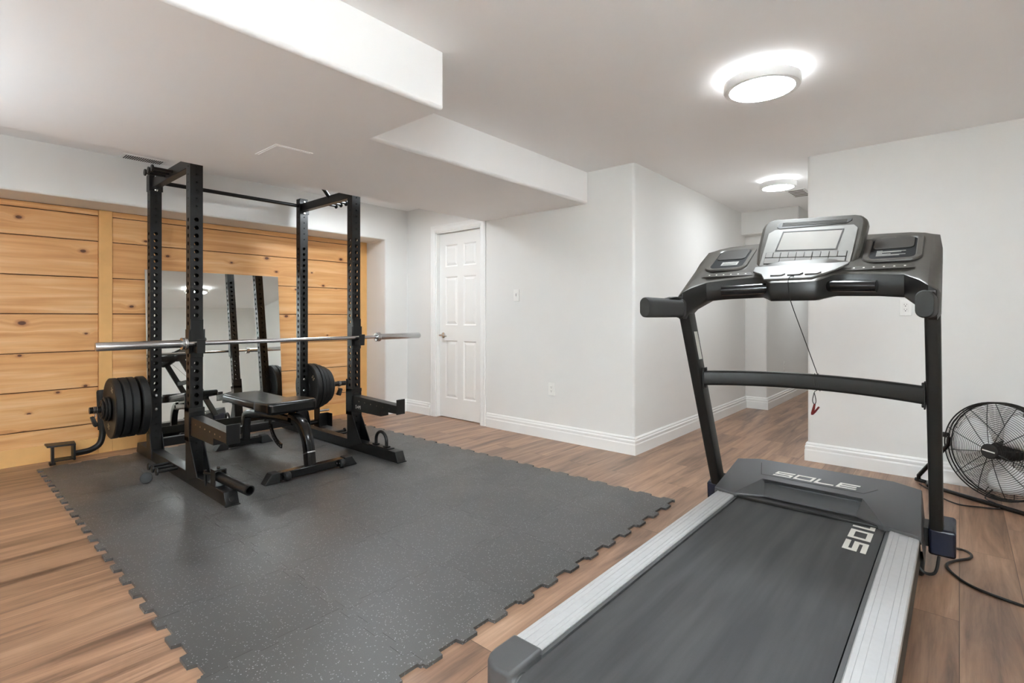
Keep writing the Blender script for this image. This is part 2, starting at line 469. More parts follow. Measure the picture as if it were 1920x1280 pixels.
# pine panelling
wl = MB()
seams = [0.0, 0.247, 0.544, 0.838, 1.136, 1.43, 1.727, 1.935, 1.985]
k = 0
for (y0, y1) in ((-1.3, 0.955), (1.045, 3.40)):
    for z0, z1 in zip(seams, seams[1:]):
        k += 1
        wl.box(XP - 0.02, XP, y0 + 0.001, y1 - 0.001, z0 + 0.003, z1 - 0.003, bid=random.random() * 3 + k * 0.37)
pan = struct(wl.build('wall_left_panelling', M['pine'], bevel=0.003, seg=1))
m = MB(); m.box(XP - 0.06, XP - 0.012, -1.35, 3.5, 0, 2.0); m.build('panel_backing', M['groove'], pan)
m = MB(); m.box(XP - 0.02, XP + 0.012, 0.955, 1.045, 0.0, 1.983); m.build('batten', M['batten'], pan, bevel=0.003)
m = MB(); m.box(XP - 0.02, XP + 0.012, 3.385, 3.468, 0.0, 1.983); m.build('batten', M['batten'], pan, bevel=0.003)
m = MB(); m.box(XP, XP + 0.010, -1.3, 0.955, 0.0, 0.13); m.build('bottom_board', M['batten'], pan, bevel=0.002)
m = MB(); m.box(XP, XP + 0.010, 1.045, 3.385, 0.0, 0.13); m.build('bottom_board', M['batten'], pan, bevel=0.002)

# baseboards
BBP = [(0, 0), (0.018, 0), (0.018, 0.082), (0.014, 0.092), (0.016, 0.1), (0.016, 0.112), (0.010, 0.122), (0.012, 0.130), (0.006, 0.142), (0, 0.142)]
def baseboard(name, path, side=1):
    m = MB(); pts = [Vector((p[0], p[1], 0)) for p in path]; rings = []
    for i, p in enumerate(pts):
        d0 = (p - pts[i - 1]).normalized() if i else (pts[1] - p).normalized()
        d1 = (pts[i + 1] - p).normalized() if i < len(pts) - 1 else d0
        n0 = Vector((d0.y, -d0.x, 0)) * side; n1 = Vector((d1.y, -d1.x, 0)) * side
        b = (n0 + n1).normalized(); b = b / max(0.3, b.dot(n0))
        rings.append([p + b * a + Vector((0, 0, z)) for a, z in BBP])
    m.loft(rings)
    return struct(m.build(name, M['trim'], smooth=20))
baseboard('baseboard_back', [(XW, YB), (DX0 - 0.085, YB)])
baseboard('baseboard_hall', [(DX1 + 0.085, YB), (-1.975, YB), (-1.975, 6.63), (-1.735, 6.63), (-1.735, 9.7)])
baseboard('baseboard_right', [(-0.89, 9.7), (-0.89, 4.523), (1.05, 4.523)])
baseboard('baseboard_left', [(XW, 3.47), (XW, YB)])
# shoe strip under the hall baseboard is part of the profile

# door
door = struct(bpy.data.objects.new('door_1', None)); COL.objects.link(door); door.location = ((DX0 + DX1) / 2, YB, 0)
hw = (DX1 - DX0) / 2
CAS = [(0, 0), (0.075, 0), (0.075, 0.012), (0.06, 0.018), (0.045, 0.014), (0.02, 0.018), (0.006, 0.012), (0, 0.010)]
def casing(path, flip):
    m = MB()
    rings = []
    P = [Vector((p[0], 0, p[1])) for p in path]
    for i, p in enumerate(P):
        d0 = (p - P[i - 1]).normalized() if i else (P[1] - p).normalized()
        d1 = (P[i + 1] - p).normalized() if i < len(P) - 1 else d0
        n0 = Vector((-d0.z, 0, d0.x)); n1 = Vector((-d1.z, 0, d1.x))
        b = (n0 + n1).normalized(); b = b / b.dot(n0)
        rings.append([p + b * a + Vector((0, -d, 0)) for a, d in CAS])
    m.loft(rings); return m
casing([(-hw + 0.005, 0), (-hw + 0.005, DH - 0.005), (hw - 0.005, DH - 0.005), (hw - 0.005, 0)], 0).build('casing', M['trim'], door, smooth=20)
m = MB()
m.box(-hw, -hw + 0.018, 0, 0.13, 0, DH); m.box(hw - 0.018, hw, 0, 0.13, 0, DH); m.box(-hw, hw, 0, 0.13, DH - 0.018, DH)
m.box(-hw + 0.018, -hw + 0.03, 0.085, 0.12, 0, DH - 0.018); m.box(hw - 0.03, hw - 0.018, 0.085, 0.12, 0, DH - 0.018)
m.build('jamb', M['trim'], door)
# leaf: stiles, rails and six raised panels in one mesh
m = MB()
lw = hw - 0.021; y0 = 0.045; y1 = 0.08
cols = [(-lw + 0.095, -0.045), (0.045, lw - 0.095)]
rows = [(0.22, 0.85), (1.02, 1.55), (1.66, 1.90)]
m.box(-lw, lw, y0 + 0.010, y1, 0.008, DH - 0.021)
xs = [-lw] + [c for pr in cols for c in pr] + [lw]
m.box(xs[0], xs[1], y0, y0 + 0.012, 0.008, DH - 0.021); m.box(xs[2], xs[3], y0, y0 + 0.012, 0.008, DH - 0.021); m.box(xs[4], xs[5], y0, y0 + 0.012, 0.008, DH - 0.021)
zs = [0.008] + [c for pr in rows for c in pr] + [DH - 0.021]
for a, b in cols:
    for i in range(0, len(zs), 2): m.box(a, b, y0, y0 + 0.012, zs[i], zs[i + 1])
    for z0, z1 in rows:
        o1 = [(a, z0), (b, z0), (b, z1), (a, z1)]
        o2 = [(a + 0.014, z0 + 0.014), (b - 0.014, z0 + 0.014), (b - 0.014, z1 - 0.014), (a + 0.014, z1 - 0.014)]
        o3 = [(a + 0.04, z0 + 0.04), (b - 0.04, z0 + 0.04), (b - 0.04, z1 - 0.04), (a + 0.04, z1 - 0.04)]
        V = [(p[0], y0, p[1]) for p in o1] + [(p[0], y0 + 0.0095, p[1]) for p in o2] + [(p[0], y0 + 0.002, p[1]) for p in o3]
        F = [(i, (i + 1) % 4, (i + 1) % 4 + 4, i + 4) for i in range(4)] + [(i + 4, (i + 1) % 4 + 4, (i + 1) % 4 + 8, i + 8) for i in range(4)] + [(8, 9, 10, 11)]
        m.add(V, F)
leaf = m.build('leaf', M['door'], door, smooth=0)
m = MB()
hx, hz = -lw + 0.06, 0.905
m.lathe([(0, 0), (0.032, 0), (0.032, 0.006), (0.026, 0.010), (0.012, 0.012), (0.010, 0.05), (0, 0.05)], 20, Matrix.Translation((hx, y0, hz)) @ Matrix.Rotation(R(90), 4, 'X'))
m.tube(spline([(hx - 0.012, y0 - 0.05, hz + 0.002), (hx + 0.03, y0 - 0.052, hz + 0.004), (hx + 0.075, y0 - 0.05, hz - 0.004), (hx + 0.10, y0 - 0.046, hz - 0.008)], 4), 0.008, 8)
lab(m.build('handle', M['steel'], leaf), 'silver lever handle')

# ------------------------------------------------------------------ ceiling lamps
M['lamp_bay'] = emit('added_bay_diffuser', (0.88, 0.955, 1.0, 1), LAMP * 0.15)
M['lamp_gym'] = emit('added_gym_diffuser', (0.88, 0.95, 1.0, 1), LAMP * 0.06)
M['lampring_gym'] = emit('added_gym_ring', (0.98, 0.99, 1.0, 1), LAMP * 0.1)
M['lampring_bay'] = emit('added_bay_ring', (0.98, 0.99, 1.0, 1), LAMP * 0.07)
def lamp(x, y, r, label, sfx=''):
    t = thing('ceiling_light', label, 'light', (x, y, CEIL), group='round ceiling lights')
    m = MB(); m.lathe([(r * 0.86, 0.0), (r * 0.86, -0.032)], 48, caps=False); m.build('side_glow_ring', M['lampring' + sfx], t, normals=True)
    m = MB(); m.lathe([(r * 0.80, -0.002), (r * 0.9, -0.030), (r, -0.034), (r, -0.070), (r * 0.975, -0.078), (r * 0.85, -0.078), (r * 0.85, -0.070)], 48, caps=False)
    m.build('rim', M['fixture'], t)
    m = MB(); m.lathe([(r * 0.855, -0.072), (r * 0.80, -0.079), (r * 0.5, -0.083), (0, -0.084)], 48, caps=False); m.build('diffuser', M['lamp' + sfx], t)
    return t
lamp(-0.765, 2.83, 0.18, 'large round flush ceiling light in the open room, nearest the treadmill')
lamp(-1.24, 5.10, 0.15, 'small round flush ceiling light over the hallway, beside an air vent', '_hall')
lamp(-1.30, 8.1, 0.15, 'round fill light added at the far end of the hallway, out of sight', '_hall')  # unseen extra lamp, added to lift the dark end of the hall
M['lamp_rear'] = emit('rear_lamp_diffuser', (0.88, 0.95, 1.0, 1), LAMP * 0.34)
M['lampring_rear'] = emit('rear_lamp_ring', (0.92, 0.965, 1.0, 1), LAMP * 0.02)
lamp(-4.10, 2.70, 0.18, 'round flush ceiling light over the power rack, hidden behind the low soffit', '_rear')
lamp(-4.30, -0.75, 0.18, 'unseen round fill light added left of the frame, beyond the low soffit', '_gym')  # added lamp that brightens the pine wall from outside the view
lamp(-0.8, -0.7, 0.18, 'unseen round fill light added behind the camera', '_bay')  # added fill from behind the viewer, flattens the contrast

# invented uplights standing out of the frame, added to brighten ceiling and soffit
def uplighter(x, y, h, st, label):
    t = thing('fill_uplight', label, 'floor lamp', (x, y, 0), group='added fill uplights')
    m = MB(); m.lathe([(0, 0), (0.14, 0), (0.14, 0.012), (0.12, 0.022), (0.02, 0.03), (0, 0.03)], 32); m.build('base', M['black_steel'], t)
    m = MB(); m.tube([(0, 0, 0.025), (0, 0, h - 0.08)], 0.012, 12); m.build('pole', M['black_steel'], t)
    m = MB(); m.lathe([(0, h - 0.09), (0.05, h - 0.085), (0.12, h - 0.05), (0.165, h), (0.160, h), (0.115, h - 0.042), (0.05, h - 0.076), (0, h - 0.08)], 32, caps=False); m.build('bowl_shade', M['black_steel'], t)
    M['up%s' % label[:6]] = emit('fill_uplight_glow', (0.81, 0.92, 1.0, 1), st)
    m = MB(); m.lathe([(0, h - 0.02), (0.08, h - 0.022), (0.125, h - 0.032), (0, h - 0.034)], 32, caps=False); m.build('diffuser', M['up%s' % label[:6]], t)
uplighter(0.82, -1.02, 1.72, LAMP * 3.9, 'black uplighter floor lamp behind the camera, right of it')
uplighter(-2.95, -0.95, 1.45, LAMP * 0.9, 'slim black uplighter floor lamp behind the camera under the soffit')

# ------------------------------------------------------------------ ceiling vents and access hatch
def vent(name, label, x0, x1, y0, y1, z, n, along, slat_mat='slot'):
    t = thing(name, label, 'vent', ((x0 + x1) / 2, (y0 + y1) / 2, z))
    a, b = (x1 - x0) / 2, (y1 - y0) / 2
    m = MB(); m.box(-a, a, -b, b, -0.006, 0.0); m.build('plate', M['trim'], t, bevel=0.002)
    m = MB()
    for i in range(n):
        if along == 'y':
            c = -b + 0.02 + (2 * b - 0.04) * (i + 0.5) / n; m.box(-a + (0.02 if n < 10 else 0.006), a - 0.02, c - 0.22 * (2 * b / n), c + 0.22 * (2 * b / n), -0.0075, -0.0055)
        else:
            c = -a + 0.02 + (2 * a - 0.04) * (i + 0.5) / n; m.box(c - 0.18 * (2 * a / n), c + 0.18 * (2 * a / n), -b + 0.02, b - 0.02, -0.0075, -0.0055)
    lab(m.build('slots', M[slat_mat], t), 'dark vent slots')
M['slot_grey'] = plain('shadowed_slot', lin(120, 116, 110), 0.7)
vent('ceiling_vent', 'white air vent with three slots beside the hallway ceiling light', -1.30, -1.13, 5.60, 5.98, CEIL, 5, 'y', 'slot_grey')
vent('ceiling_register', 'slotted air register above the pine wall, behind the low soffit', -4.915, -4.78, 1.01, 1.30, CEIL, 18, 'y')
t = thing('access_panel', 'small square access hatch in the underside of the low soffit', 'hatch', (-3.03, 1.42, 2.085))
m = MB(); m.box(-0.135, 0.135, -0.11, 0.11, -0.003, 0.0); m.build('hatch_frame', M['ceil'], t)
m = MB(); m.box(-0.123, 0.123, -0.098, 0.098, -0.005, -0.002); m.build('hatch_cover', M['ceil'], t, bevel=0.001)

# ------------------------------------------------------------------ switches and outlets
def plate_root(name, label, cat, o, u, nrm, group=None):
    t = thing(name, label, cat, o, 0, group)
    t.matrix_world = frame_m(o, u, (0, 0, 1), nrm)  # local x = across, y = up, z = outwards
    t.location = o; t.rotation_euler = frame_m((0, 0, 0), u, (0, 0, 1), nrm).to_euler()
    m = MB(); m.prism(rrect(0.07, 0.115, 0.005), 'z', 0, 0.006); m.build('cover_plate', M['plastic_white'], t, bevel=0.002)
    return t
def outlet(label, o, u, nrm):
    t = plate_root('wall_outlet', label, 'outlet', o, u, nrm, 'wall outlets')
    m = MB(); m.prism(rrect(0.034, 0.068, 0.004), 'z', 0.004, 0.008); f = m.build('receptacle', M['plastic_white'], t, bevel=0.001)
    m = MB()
    for cy in (0.017, -0.017):
        m.box(-0.008, -0.006, cy - 0.001, cy + 0.007, 0.007, 0.0085); m.box(0.006, 0.008, cy - 0.001, cy + 0.007, 0.007, 0.0085)
        m.lathe([(0.0032, 0.007), (0.0032, 0.0085)], 10, Matrix.Translation((0, cy - 0.008, 0)))
    m.build('socket_slots', M['slot'], f)
outlet('white wall outlet low on the wall under the light switch', (-2.80, YB, 0.455), (1, 0, 0), (0, -1, 0))
outlet('white wall outlet behind the treadmill handle on the right wall', (-0.284, 4.523, 1.18), (1, 0, 0), (0, -1, 0))
outlet('white wall outlet far down the hallway, above the treadmill crossbar', (-1.735, 7.42, 0.47), (0, 1, 0), (1, 0, 0))
t = plate_root('light_switch', 'white rocker light switch on the wall right of the door', 'light switch', (-3.22, YB, 1.317), (1, 0, 0), (0, -1, 0))
m = MB(); m.prism(rrect(0.034, 0.068, 0.003), 'z', 0.004, 0.0075); f = m.build('switch_frame', M['plastic_white'], t, bevel=0.001)
m = MB(); m.box(-0.006, 0.006, -0.024, 0.024, 0.006, 0.0105); m.build('rocker', M['trim'], f, bevel=0.001)
m = MB(); m.box(-0.0025, 0.0025, -0.008, 0.018, 0.0095, 0.0115); m.build('slider', M['slot_grey'], f)

# ------------------------------------------------------------------ mirror leaning on the pine wall
mh = 1.512; xb, xt = -5.140, -5.268
ang = math.atan2(xb - xt, 1.506)
t = thing('leaning_mirror', 'large frameless mirror leaning against the pine wall behind the rack', 'mirror', (xb, 1.83, 0.012))
t.rotation_euler = (0, -ang, R(-1.6))
m = MB(); m.box(-0.006, -0.003, -0.566, 0.566, 0, mh); m.build('backing_glass', M['mirror_edge'], t)
m = MB()
m.box(-0.003, 0, -0.565, 0.565, 0.001, mh - 0.001); m.build('mirror_face', M['mirror'], t, smooth=0)

# ------------------------------------------------------------------ puzzle mat tiles
MX1, MY0 = -1.290, 0.566
NX, NY = 8, 5; PXT = 0.468; PYT = 0.482; TH = 0.012; TD = 0.014
def edge_pts(L, teeth):
    """zig-zag along 0..L, offset +-TD"""
    p = L / teeth; pts = [(0.0, 0.0), (0.004, 0.0)]
    for i in range(teeth):
        a = i * p
        pts += [(max(a + 0.004, 0.006), -TD), (a + p * 0.5 - 0.006, -TD), (a + p * 0.5 + 0.001, TD), (min(a + p - 0.001, L - 0.006), TD)]
    return pts + [(L - 0.004, 0.0)]
def tile_mesh(first_corner):
    px, py = PXT, PYT; g = 0.0007
    ex, ey = edge_pts(px, 3), [(a, -d) for a, d in edge_pts(py, 3)]
    out = []
    ax = lambda a, L: min(max(a, g), L - g)
    out += [(ax(a, px), d + g) for a, d in ex]                      # bottom edge y=0
    out += [(px + d - g, ax(a, py)) for a, d in ey]                 # right edge
    out += [(ax(a, px), py + d - g) for a, d in reversed([*ex[1:], (px, 0.0)])]       # top
    out += [(d + g, ax(a, py)) for a, d in reversed([*ey[1:], (py, 0.0)])]            # left
    # clean the corners: drop points outside of the cell neighbourhood
    mb = MB(); mb.prism(out, 'z', 0, TH)
    bmesh.ops.remove_doubles(mb.b, verts=mb.b.verts, dist=0.0005)
    bmesh.ops.triangulate(mb.b, faces=[f for f in mb.b.faces if len(f.verts) > 4])
    return mb
proto = tile_mesh(True).build('mat_tile', M['mat'], smooth=0)
ORD = ['first', 'second', 'third', 'fourth', 'fifth', 'sixth', 'seventh', 'eighth']
for i in range(NX):          # columns counted from the treadmill end
    for j in range(NY):      # rows counted from the left edge
        o = proto if (i, j) == (0, 0) else proto.copy()
        if o is not proto: COL.objects.link(o)
        o.location = (MX1 - (i + 1) * PXT, MY0 + j * PYT, 0.0)
        tag(o, 'black speckled puzzle mat tile, %s column from the treadmill, %s tile from the left edge' % (ORD[i], ORD[j]), 'mat tile', 'interlocking gym mat tiles')
MT = TH   # top of the mat

# ------------------------------------------------------------------ power rack
RPHI = 0.0; RO = (-3.80, 1.198, MT)
rack = thing('power_rack', 'tall black steel power rack holding a barbell, in front of the pine wall', 'power rack', RO, RPHI)
RM = Matrix.Translation(RO) @ Matrix.Rotation(RPHI, 4, 'Z')
W_, D_, PW = 1.192, 0.89, 0.076
ZTOP = 2.215
def rack_post(name, f1, s0, side):
    """square tube, front face at f1, centre s0; holes bored in all four faces, walls with thickness"""
    m = MB(); z0, z1 = 0.075, ZTOP; p = 0.0526; h = PW / 2; cx = f1 - h
    zt = 1.742
    cells = []
    z = zt + p / 2
    cz = zt
    while cz > z0 + p:
        cells.append((cz, 0.0145 if cz > 0.52 else 0.006)); cz -= p
    cz = zt + 1.7 * p
    ups = []
    while cz < z1 - 0.03:
        ups.append((cz, 0.006)); cz += p
    def face(dirv, acr):
        # dirv outward normal, acr in-plane horizontal axis
        dv, av = Vector(dirv), Vector(acr); c0 = Vector((cx, s0, 0)) + dv * h
        def P(a, z, d=0.0): return c0 + av * a + Vector((0, 0, z)) - dv * d
        allc = sorted(cells + ups)
        zprev = z0
        for cz, r in allc:
            lo, hi = cz - p / 2, cz + p / 2
            if lo > zprev + 1e-4:
                m.add([P(-h, zprev), P(h, zprev), P(h, lo), P(-h, lo)], [(0, 1, 2, 3)])
            n = 16
            ring = [(r * math.cos(2 * PI * k / n + PI / n), r * math.sin(2 * PI * k / n + PI / n)) for k in range(n)]
            sq = []
            for a, b in ring:
                q = max(abs(a) / h, abs(b) / (p / 2)); 
                sq.append((a / q, b / q))
            # exact corners
            cor = {}
            V = [P(a, cz + b) for a, b in ring] + [P(a, cz + b) for a, b in sq] + [P(a, cz + b, 0.004) for a, b in ring]
            F = []
            for k in range(n):
                k2 = (k + 1) % n
                F.append((k, k + n, k2 + n, k2)); F.append((k, k2, k2 + 2 * n, k + 2 * n))
            m.add(V, F)
            # fill corners
            for k in range(n):
                a, b = sq[k]; c, d = sq[(k + 1) % n]
                if abs(a - c) > 1e-6 and abs(b - d) > 1e-6:
                    ca = h * (1 if a + c > 0 else -1); cb = p / 2 * (1 if b + d > 0 else -1)
                    m.add([P(a, cz + b), P(ca, cz + cb), P(c, cz + d)], [(0, 1, 2)])
            zprev = hi
        m.add([P(-h, zprev), P(h, zprev), P(h, z1), P(-h, z1)], [(0, 1, 2, 3)])
    face((1, 0, 0), (0, 1, 0)); face((-1, 0, 0), (0, -1, 0)); face((0, 1, 0), (-1, 0, 0)); face((0, -1, 0), (1, 0, 0))
    m.box(cx - h, cx + h, s0 - h, s0 + h, z1 - 0.004, z1)
    o = m.build(name, M['black_steel'], rack, smooth=0, normals=False)
    # numbers beside every fifth hole
    for i, txt in ((3.45, '20'), (8.45, '15'), (13.45, '10'), (18.45, '5')):
        mb = MB(); text_mesh(txt, 0.020, frame_m((f1 + 0.0002, s0 - 0.028, zt - i * p), (0, 1, 0), (0, 0, 1), (1, 0, 0)), mb, 0.0004)
        lab(mb.build('hole_number', M['greymark'], o, smooth=0), 'pale hole number')
    return o
rack_post('upright', 0.0, 0.0, 0); rack_post('upright', 0.0, W_, 1)
rack_post('upright', -D_, 0.0, 0); rack_post('upright', -D_, W_, 1)
# base beams with slanted feet
for s0, fend in ((0.0, 0.60), (W_, 0.62)):
    h = PW / 2
    m = MB(); m.prism([(-1.275, 0.0), (fend, 0.0), (fend - 0.035, 0.078), (-1.245, 0.078)], 'y', s0 - h, s0 + h)
    bb = m.build('base_beam', M['black_steel'], rack, bevel=0.003)
    m = MB(); m.lathe([(0, 0), (0.014, 0), (0.014, 0.0012), (0, 0.0012)], 16, frame_m((fend - 0.0165, s0, 0.037), (0, 1, 0), (-0.41, 0, 0.912), (0.912, 0, 0.41)))
    m.build('end_hole', M['slot'], bb)
    m = MB(); m.box(fend - 0.006, fend + 0.004, s0 - h - 0.003, s0 + h + 0.003, 0.0, 0.006); m.build('foot_lip', M['rubber'], bb)
    for sg in (-1, 1):   # gusset plates at the foot of the front posts
        y = s0 + sg * (h + 0.003)
        m = MB(); m.prism([(-0.07, 0.01), (0.14, 0.078), (0.0, 0.30), (-0.07, 0.30)], 'y', y - 0.003, y + 0.003)
        m.build('gusset', M['black_steel'], rack, bevel=0.001)
    for sg in (-1, 1):   # rear gussets
        y = s0 + sg * (h + 0.003)
        m = MB(); m.prism([(-D_ - PW, 0.02), (-D_ + 0.05, 0.02), (-D_ + 0.05, 0.078), (-D_, 0.20), (-D_ - PW, 0.20)], 'y', y - 0.003, y + 0.003)
        m.build('gusset', M['black_steel'], rack, bevel=0.001)
    # top side beam
    m = MB(); m.box(-D_ + 0.002, -PW - 0.002, s0 - 0.026, s0 + 0.026, 2.098, 2.168); m.build('top_beam', M['black_steel'], rack, bevel=0.003)
    sgo = -1 if s0 == 0 else 1
    m = MB()
    m.box(-D_, -D_ + 0.006, s0 - 0.045, s0 + 0.045, 2.07, 2.195); m.box(-D_ - PW, -D_ + 0.004, s0 + sgo * h, s0 + sgo * (h + 0.006), 2.07, 2.195)
    m.build('beam_bracket', M['black_steel'], rack, bevel=0.001)
    for zz in (2.080, 2.186):
        m = MB(); m.lathe([(0, 0), (0.011, 0), (0.011, 0.005), (0.007, 0.008), (0, 0.008)], 12, frame_m((-D_ + 0.006, s0, zz), (0, 1, 0), (0, 0, 1), (1, 0, 0)))
        lab(m.build('bolt', M['bolt'], rack), 'silver bolt')
    # band pegs, high and low
    for zz, fs in ((2.128, (-0.57, -0.485, -0.40)), (0.073, (-0.44, -0.35, -0.255))):
        for f in fs:
            m = MB(); r = 0.011
            m.lathe([(r, 0.0), (r, 0.115), (0.023, 0.116), (0.025, 0.120), (0.023, 0.127), (0, 0.128)], 16,
                    frame_m((f, s0 + sgo * (0.026 if zz > 1 else 0.036), zz - (0.010 if zz < 1 else 0)), (1, 0, 0), (0, 0, -sgo), (0, sgo, 0)))
            m.build('band_peg', M['black_steel'], rack)
# rear crossmembers and pull-up bars
m = MB(); m.box(-D_ - 0.062, -D_ - 0.010, PW / 2, W_ - PW / 2, 0.085, 0.150); m.build('rear_crossmember', M['black_steel'], rack, bevel=0.003)
m = MB(); m.tube([(-D_ - 0.036, PW / 2, 2.150), (-D_ - 0.038, W_ - PW / 2, 2.150)], 0.016, 14); m.build('pull_up_bar', M['black_steel'], rack)
m = MB()
m.tube(spline([(-0.42, 0.0, 2.15), (-0.36, 0.12, 2.23), (-0.32, 0.30, 2.275), (-0.32, W_ / 2, 2.28), (-0.32, W_ - 0.30, 2.275), (-0.36, W_ - 0.12, 2.23), (-0.42, W_, 2.15)], 6), 0.018, 12)
m.build('angled_pull_up_bar', M['black_steel'], rack)
# J-cups
for s0 in (0.0, W_):
    h = PW / 2
    m = MB()
    m.box(0.0015, 0.010, s0 - h, s0 + h, 0.835, 1.085)
    m.box(-0.06, 0.010, s0 + h + 0.001, s0 + h + 0.010, 0.86, 1.02)
    m.box(-0.06, 0.010, s0 - h - 0.010, s0 - h - 0.001, 0.86, 1.02)
    c = m.build('j_cup', M['black_steel'], rack, bevel=0.002)
    m = MB(); m.prism([(0.008, 0.865), (0.085, 0.865), (0.092, 0.955), (0.078, 0.955), (0.072, 0.912), (0.012, 0.898), (0.012, 0.93), (0.008, 0.93)], 'y', s0 - 0.024, s0 + 0.024)
    m.build('hook', M['rubber'], c, bevel=0.002)
    # spotter arm
    m = MB()
    m.box(-PW - 0.008, 0.008, s0 - h - 0.009, s0 + h + 0.009, 0.285, 0.315); m.box(-PW - 0.008, 0.008, s0 - h - 0.009, s0 + h + 0.009, 0.475, 0.503)
    m.box(-PW - 0.008, -PW - 0.001, s0 - h - 0.009, s0 + h + 0.009, 0.285, 0.58)
    m.box(-PW - 0.008, 0.004, s0 - h - 0.009, s0 - h - 0.001, 0.285, 0.503)
    m.box(-PW - 0.008, 0.004, s0 + h + 0.001, s0 + h + 0.009, 0.285, 0.503)
    m.prism([(0.0015, 0.325), (0.40, 0.325), (0.40, 0.368), (0.60, 0.368), (0.60, 0.430), (0.0015, 0.448)], 'y', s0 - 0.036, s0 + 0.036)
    m.box(0.60, 0.608, s0 - 0.038, s0 + 0.038, 0.362, 0.475)
    a = m.build('spotter_arm', M['black_steel'], rack, bevel=0.002)
    for i in range(6):
        for y in (s0 - 0.0365,):
            m = MB(); m.lathe([(0, 0), (0.005, 0), (0.005, 0.0012), (0, 0.0012)], 8, frame_m((0.10 + i * 0.082, y, 0.410 - i * 0.003), (1, 0, 0), (0, 0, 1), (0, -1, 0)))
            m.build('arm_hole', M['bolt'], a)
    if s0 > 0:
        mb = MB()
        text_mesh('S', 0.042, frame_m((0.055, s0 - 0.0365, 0.360), (1, 0, 0), (0, 0, 1), (0, -1, 0)), mb)
        text_mesh('M', 0.042, frame_m((0.105, s0 - 0.0365, 0.360), (1, 0, 0), (0, 0, 1), (0, -1, 0)), mb)
        mb.box(-0.006, 0.006, -0.0006, 0.0006, -0.006, 0.006, Matrix.Translation((0.079, s0 - 0.0365, 0.360)) @ Matrix.Rotation(R(45), 4, 'Y'))
        lab(mb.build('arm_marking', M['mark'], a, smooth=0), 'white lettering')
# plate storage posts with a black clip on each
for s0, sg, ln in ((0.0, -1, 0.362), (W_, 1, 0.42)):
    m = MB()
    m.tube([(-D_ - 0.036, s0 + sg * 0.037, 0.425), (-D_ - 0.036, s0 + sg * (0.036 + ln), 0.425)], 0.0235, 18)
    m.box(-D_ - 0.075, -D_ + 0.003, s0 + sg * 0.0365, s0 + sg * 0.042, 0.36, 0.49)
    m.build('plate_storage_post', M['black_steel'], rack)
    for zz in (0.492, 0.387) if sg < 0 else (0.505, 0.400):
        m = MB(); m.lathe([(0, 0), (0.012, 0), (0.012, 0.004), (0.008, 0.009), (0, 0.010)], 14, frame_m((-D_ + 0.0005, s0, zz), (0, 1, 0), (0, 0, 1), (1, 0, 0)))
        lab(m.build('bolt', M['bolt'], rack), 'silver bolt')
# landmine sleeve on the left foot
m = MB()
m.box(0.27, 0.44, -0.034, 0.034, 0.078, 0.084)
m.box(0.345, 0.415, -0.034, -0.028, 0.084, 0.175); m.box(0.345, 0.415, 0.028, 0.034, 0.084, 0.175); m.box(0.345, 0.415, -0.034, 0.034, 0.168, 0.175)
m.box(0.275, 0.292, -0.046, -0.034, 0.060, 0.155); m.tube([(0.283, -0.048, 0.140), (0.35, -0.03, 0.140)], 0.008, 8)
m.lathe([(0.010, 0.175), (0.010, 0.188), (0, 0.188)], 8, Matrix.Translation((0.38, 0, 0)))
lm = m.build('landmine_bracket', M['black_steel'], rack, bevel=0.0015)
d = Vector((0.94, 0.17, -0.10)).normalized(); e1 = d.orthogonal().normalized()
mm = frame_m((0.375, 0.0, 0.128), e1, d.cross(e1), d)
m = MB(); m.lathe([(0.0, 0), (0.030, 0), (0.030, 0.325), (0.024, 0.325), (0.024, 0.14), (0, 0.14)], 24, mm, caps=False); m.build('landmine_sleeve', M['black_steel'], lm)
# U-shaped handle on the right foot
m = MB()
pth = [(0.285, W_, 0.082), (0.285, W_, 0.12)] + [(0.355 - 0.07 * math.cos(R(a)), W_, 0.125 + 0.07 * math.sin(R(a))) for a in range(0, 181, 15)] + [(0.425, W_, 0.12), (0.425, W_, 0.082)]
m.tube(pth, 0.0125, 12); ub = m.build('loop_handle', M['black_steel'], rack)
m = MB(); m.box(0.225, 0.485, W_ - 0.030, W_ + 0.030, 0.0785, 0.084); m.box(0.258, 0.310, W_ - 0.016, W_ + 0.016, 0.084, 0.094); m.box(0.400, 0.452, W_ - 0.016, W_ + 0.016, 0.084, 0.094)
m.build('handle_plate', M['black_steel'], ub, bevel=0.001)

# ------------------------------------------------------------------ barbell (in the J-cups)
bz = 0.912 + 0.015
t = thing('barbell', 'long steel barbell racked across the two front uprights', 'barbell', (RM @ Vector((0.045, 0.642, 0)))[:2] + (MT + bz + 0.002,), RPHI)
BH = Matrix.Rotation(R(-90), 4, 'X')   # local z of lathe -> +y
def ylathe(prof, n=20, at=(0, 0, 0)): return prof, n, Matrix.Translation(at) @ BH
m = MB(); m.lathe([(0.0145, -0.715), (0.0145, 0.715)], 18, BH); m.build('shaft', M['steel'], t)
for sg in (-1, 1):
    T = Matrix.Rotation(0 if sg > 0 else PI, 4, 'Z') @ BH
    m = MB(); m.lathe([(0.0235, 0.744), (0.0255, 0.749), (0.0255, 1.170), (0.022, 1.178), (0.0, 1.178)], 24, T); m.build('sleeve', M['steel'], t)
    m = MB(); m.lathe([(0.0145, 0.708), (0.034, 0.709), (0.039, 0.713), (0.039, 0.724), (0.036, 0.727), (0.036, 0.732), (0.039, 0.735), (0.039, 0.744), (0.0255, 0.749)], 24, T); m.build('collar_ring', M['steel'], t)

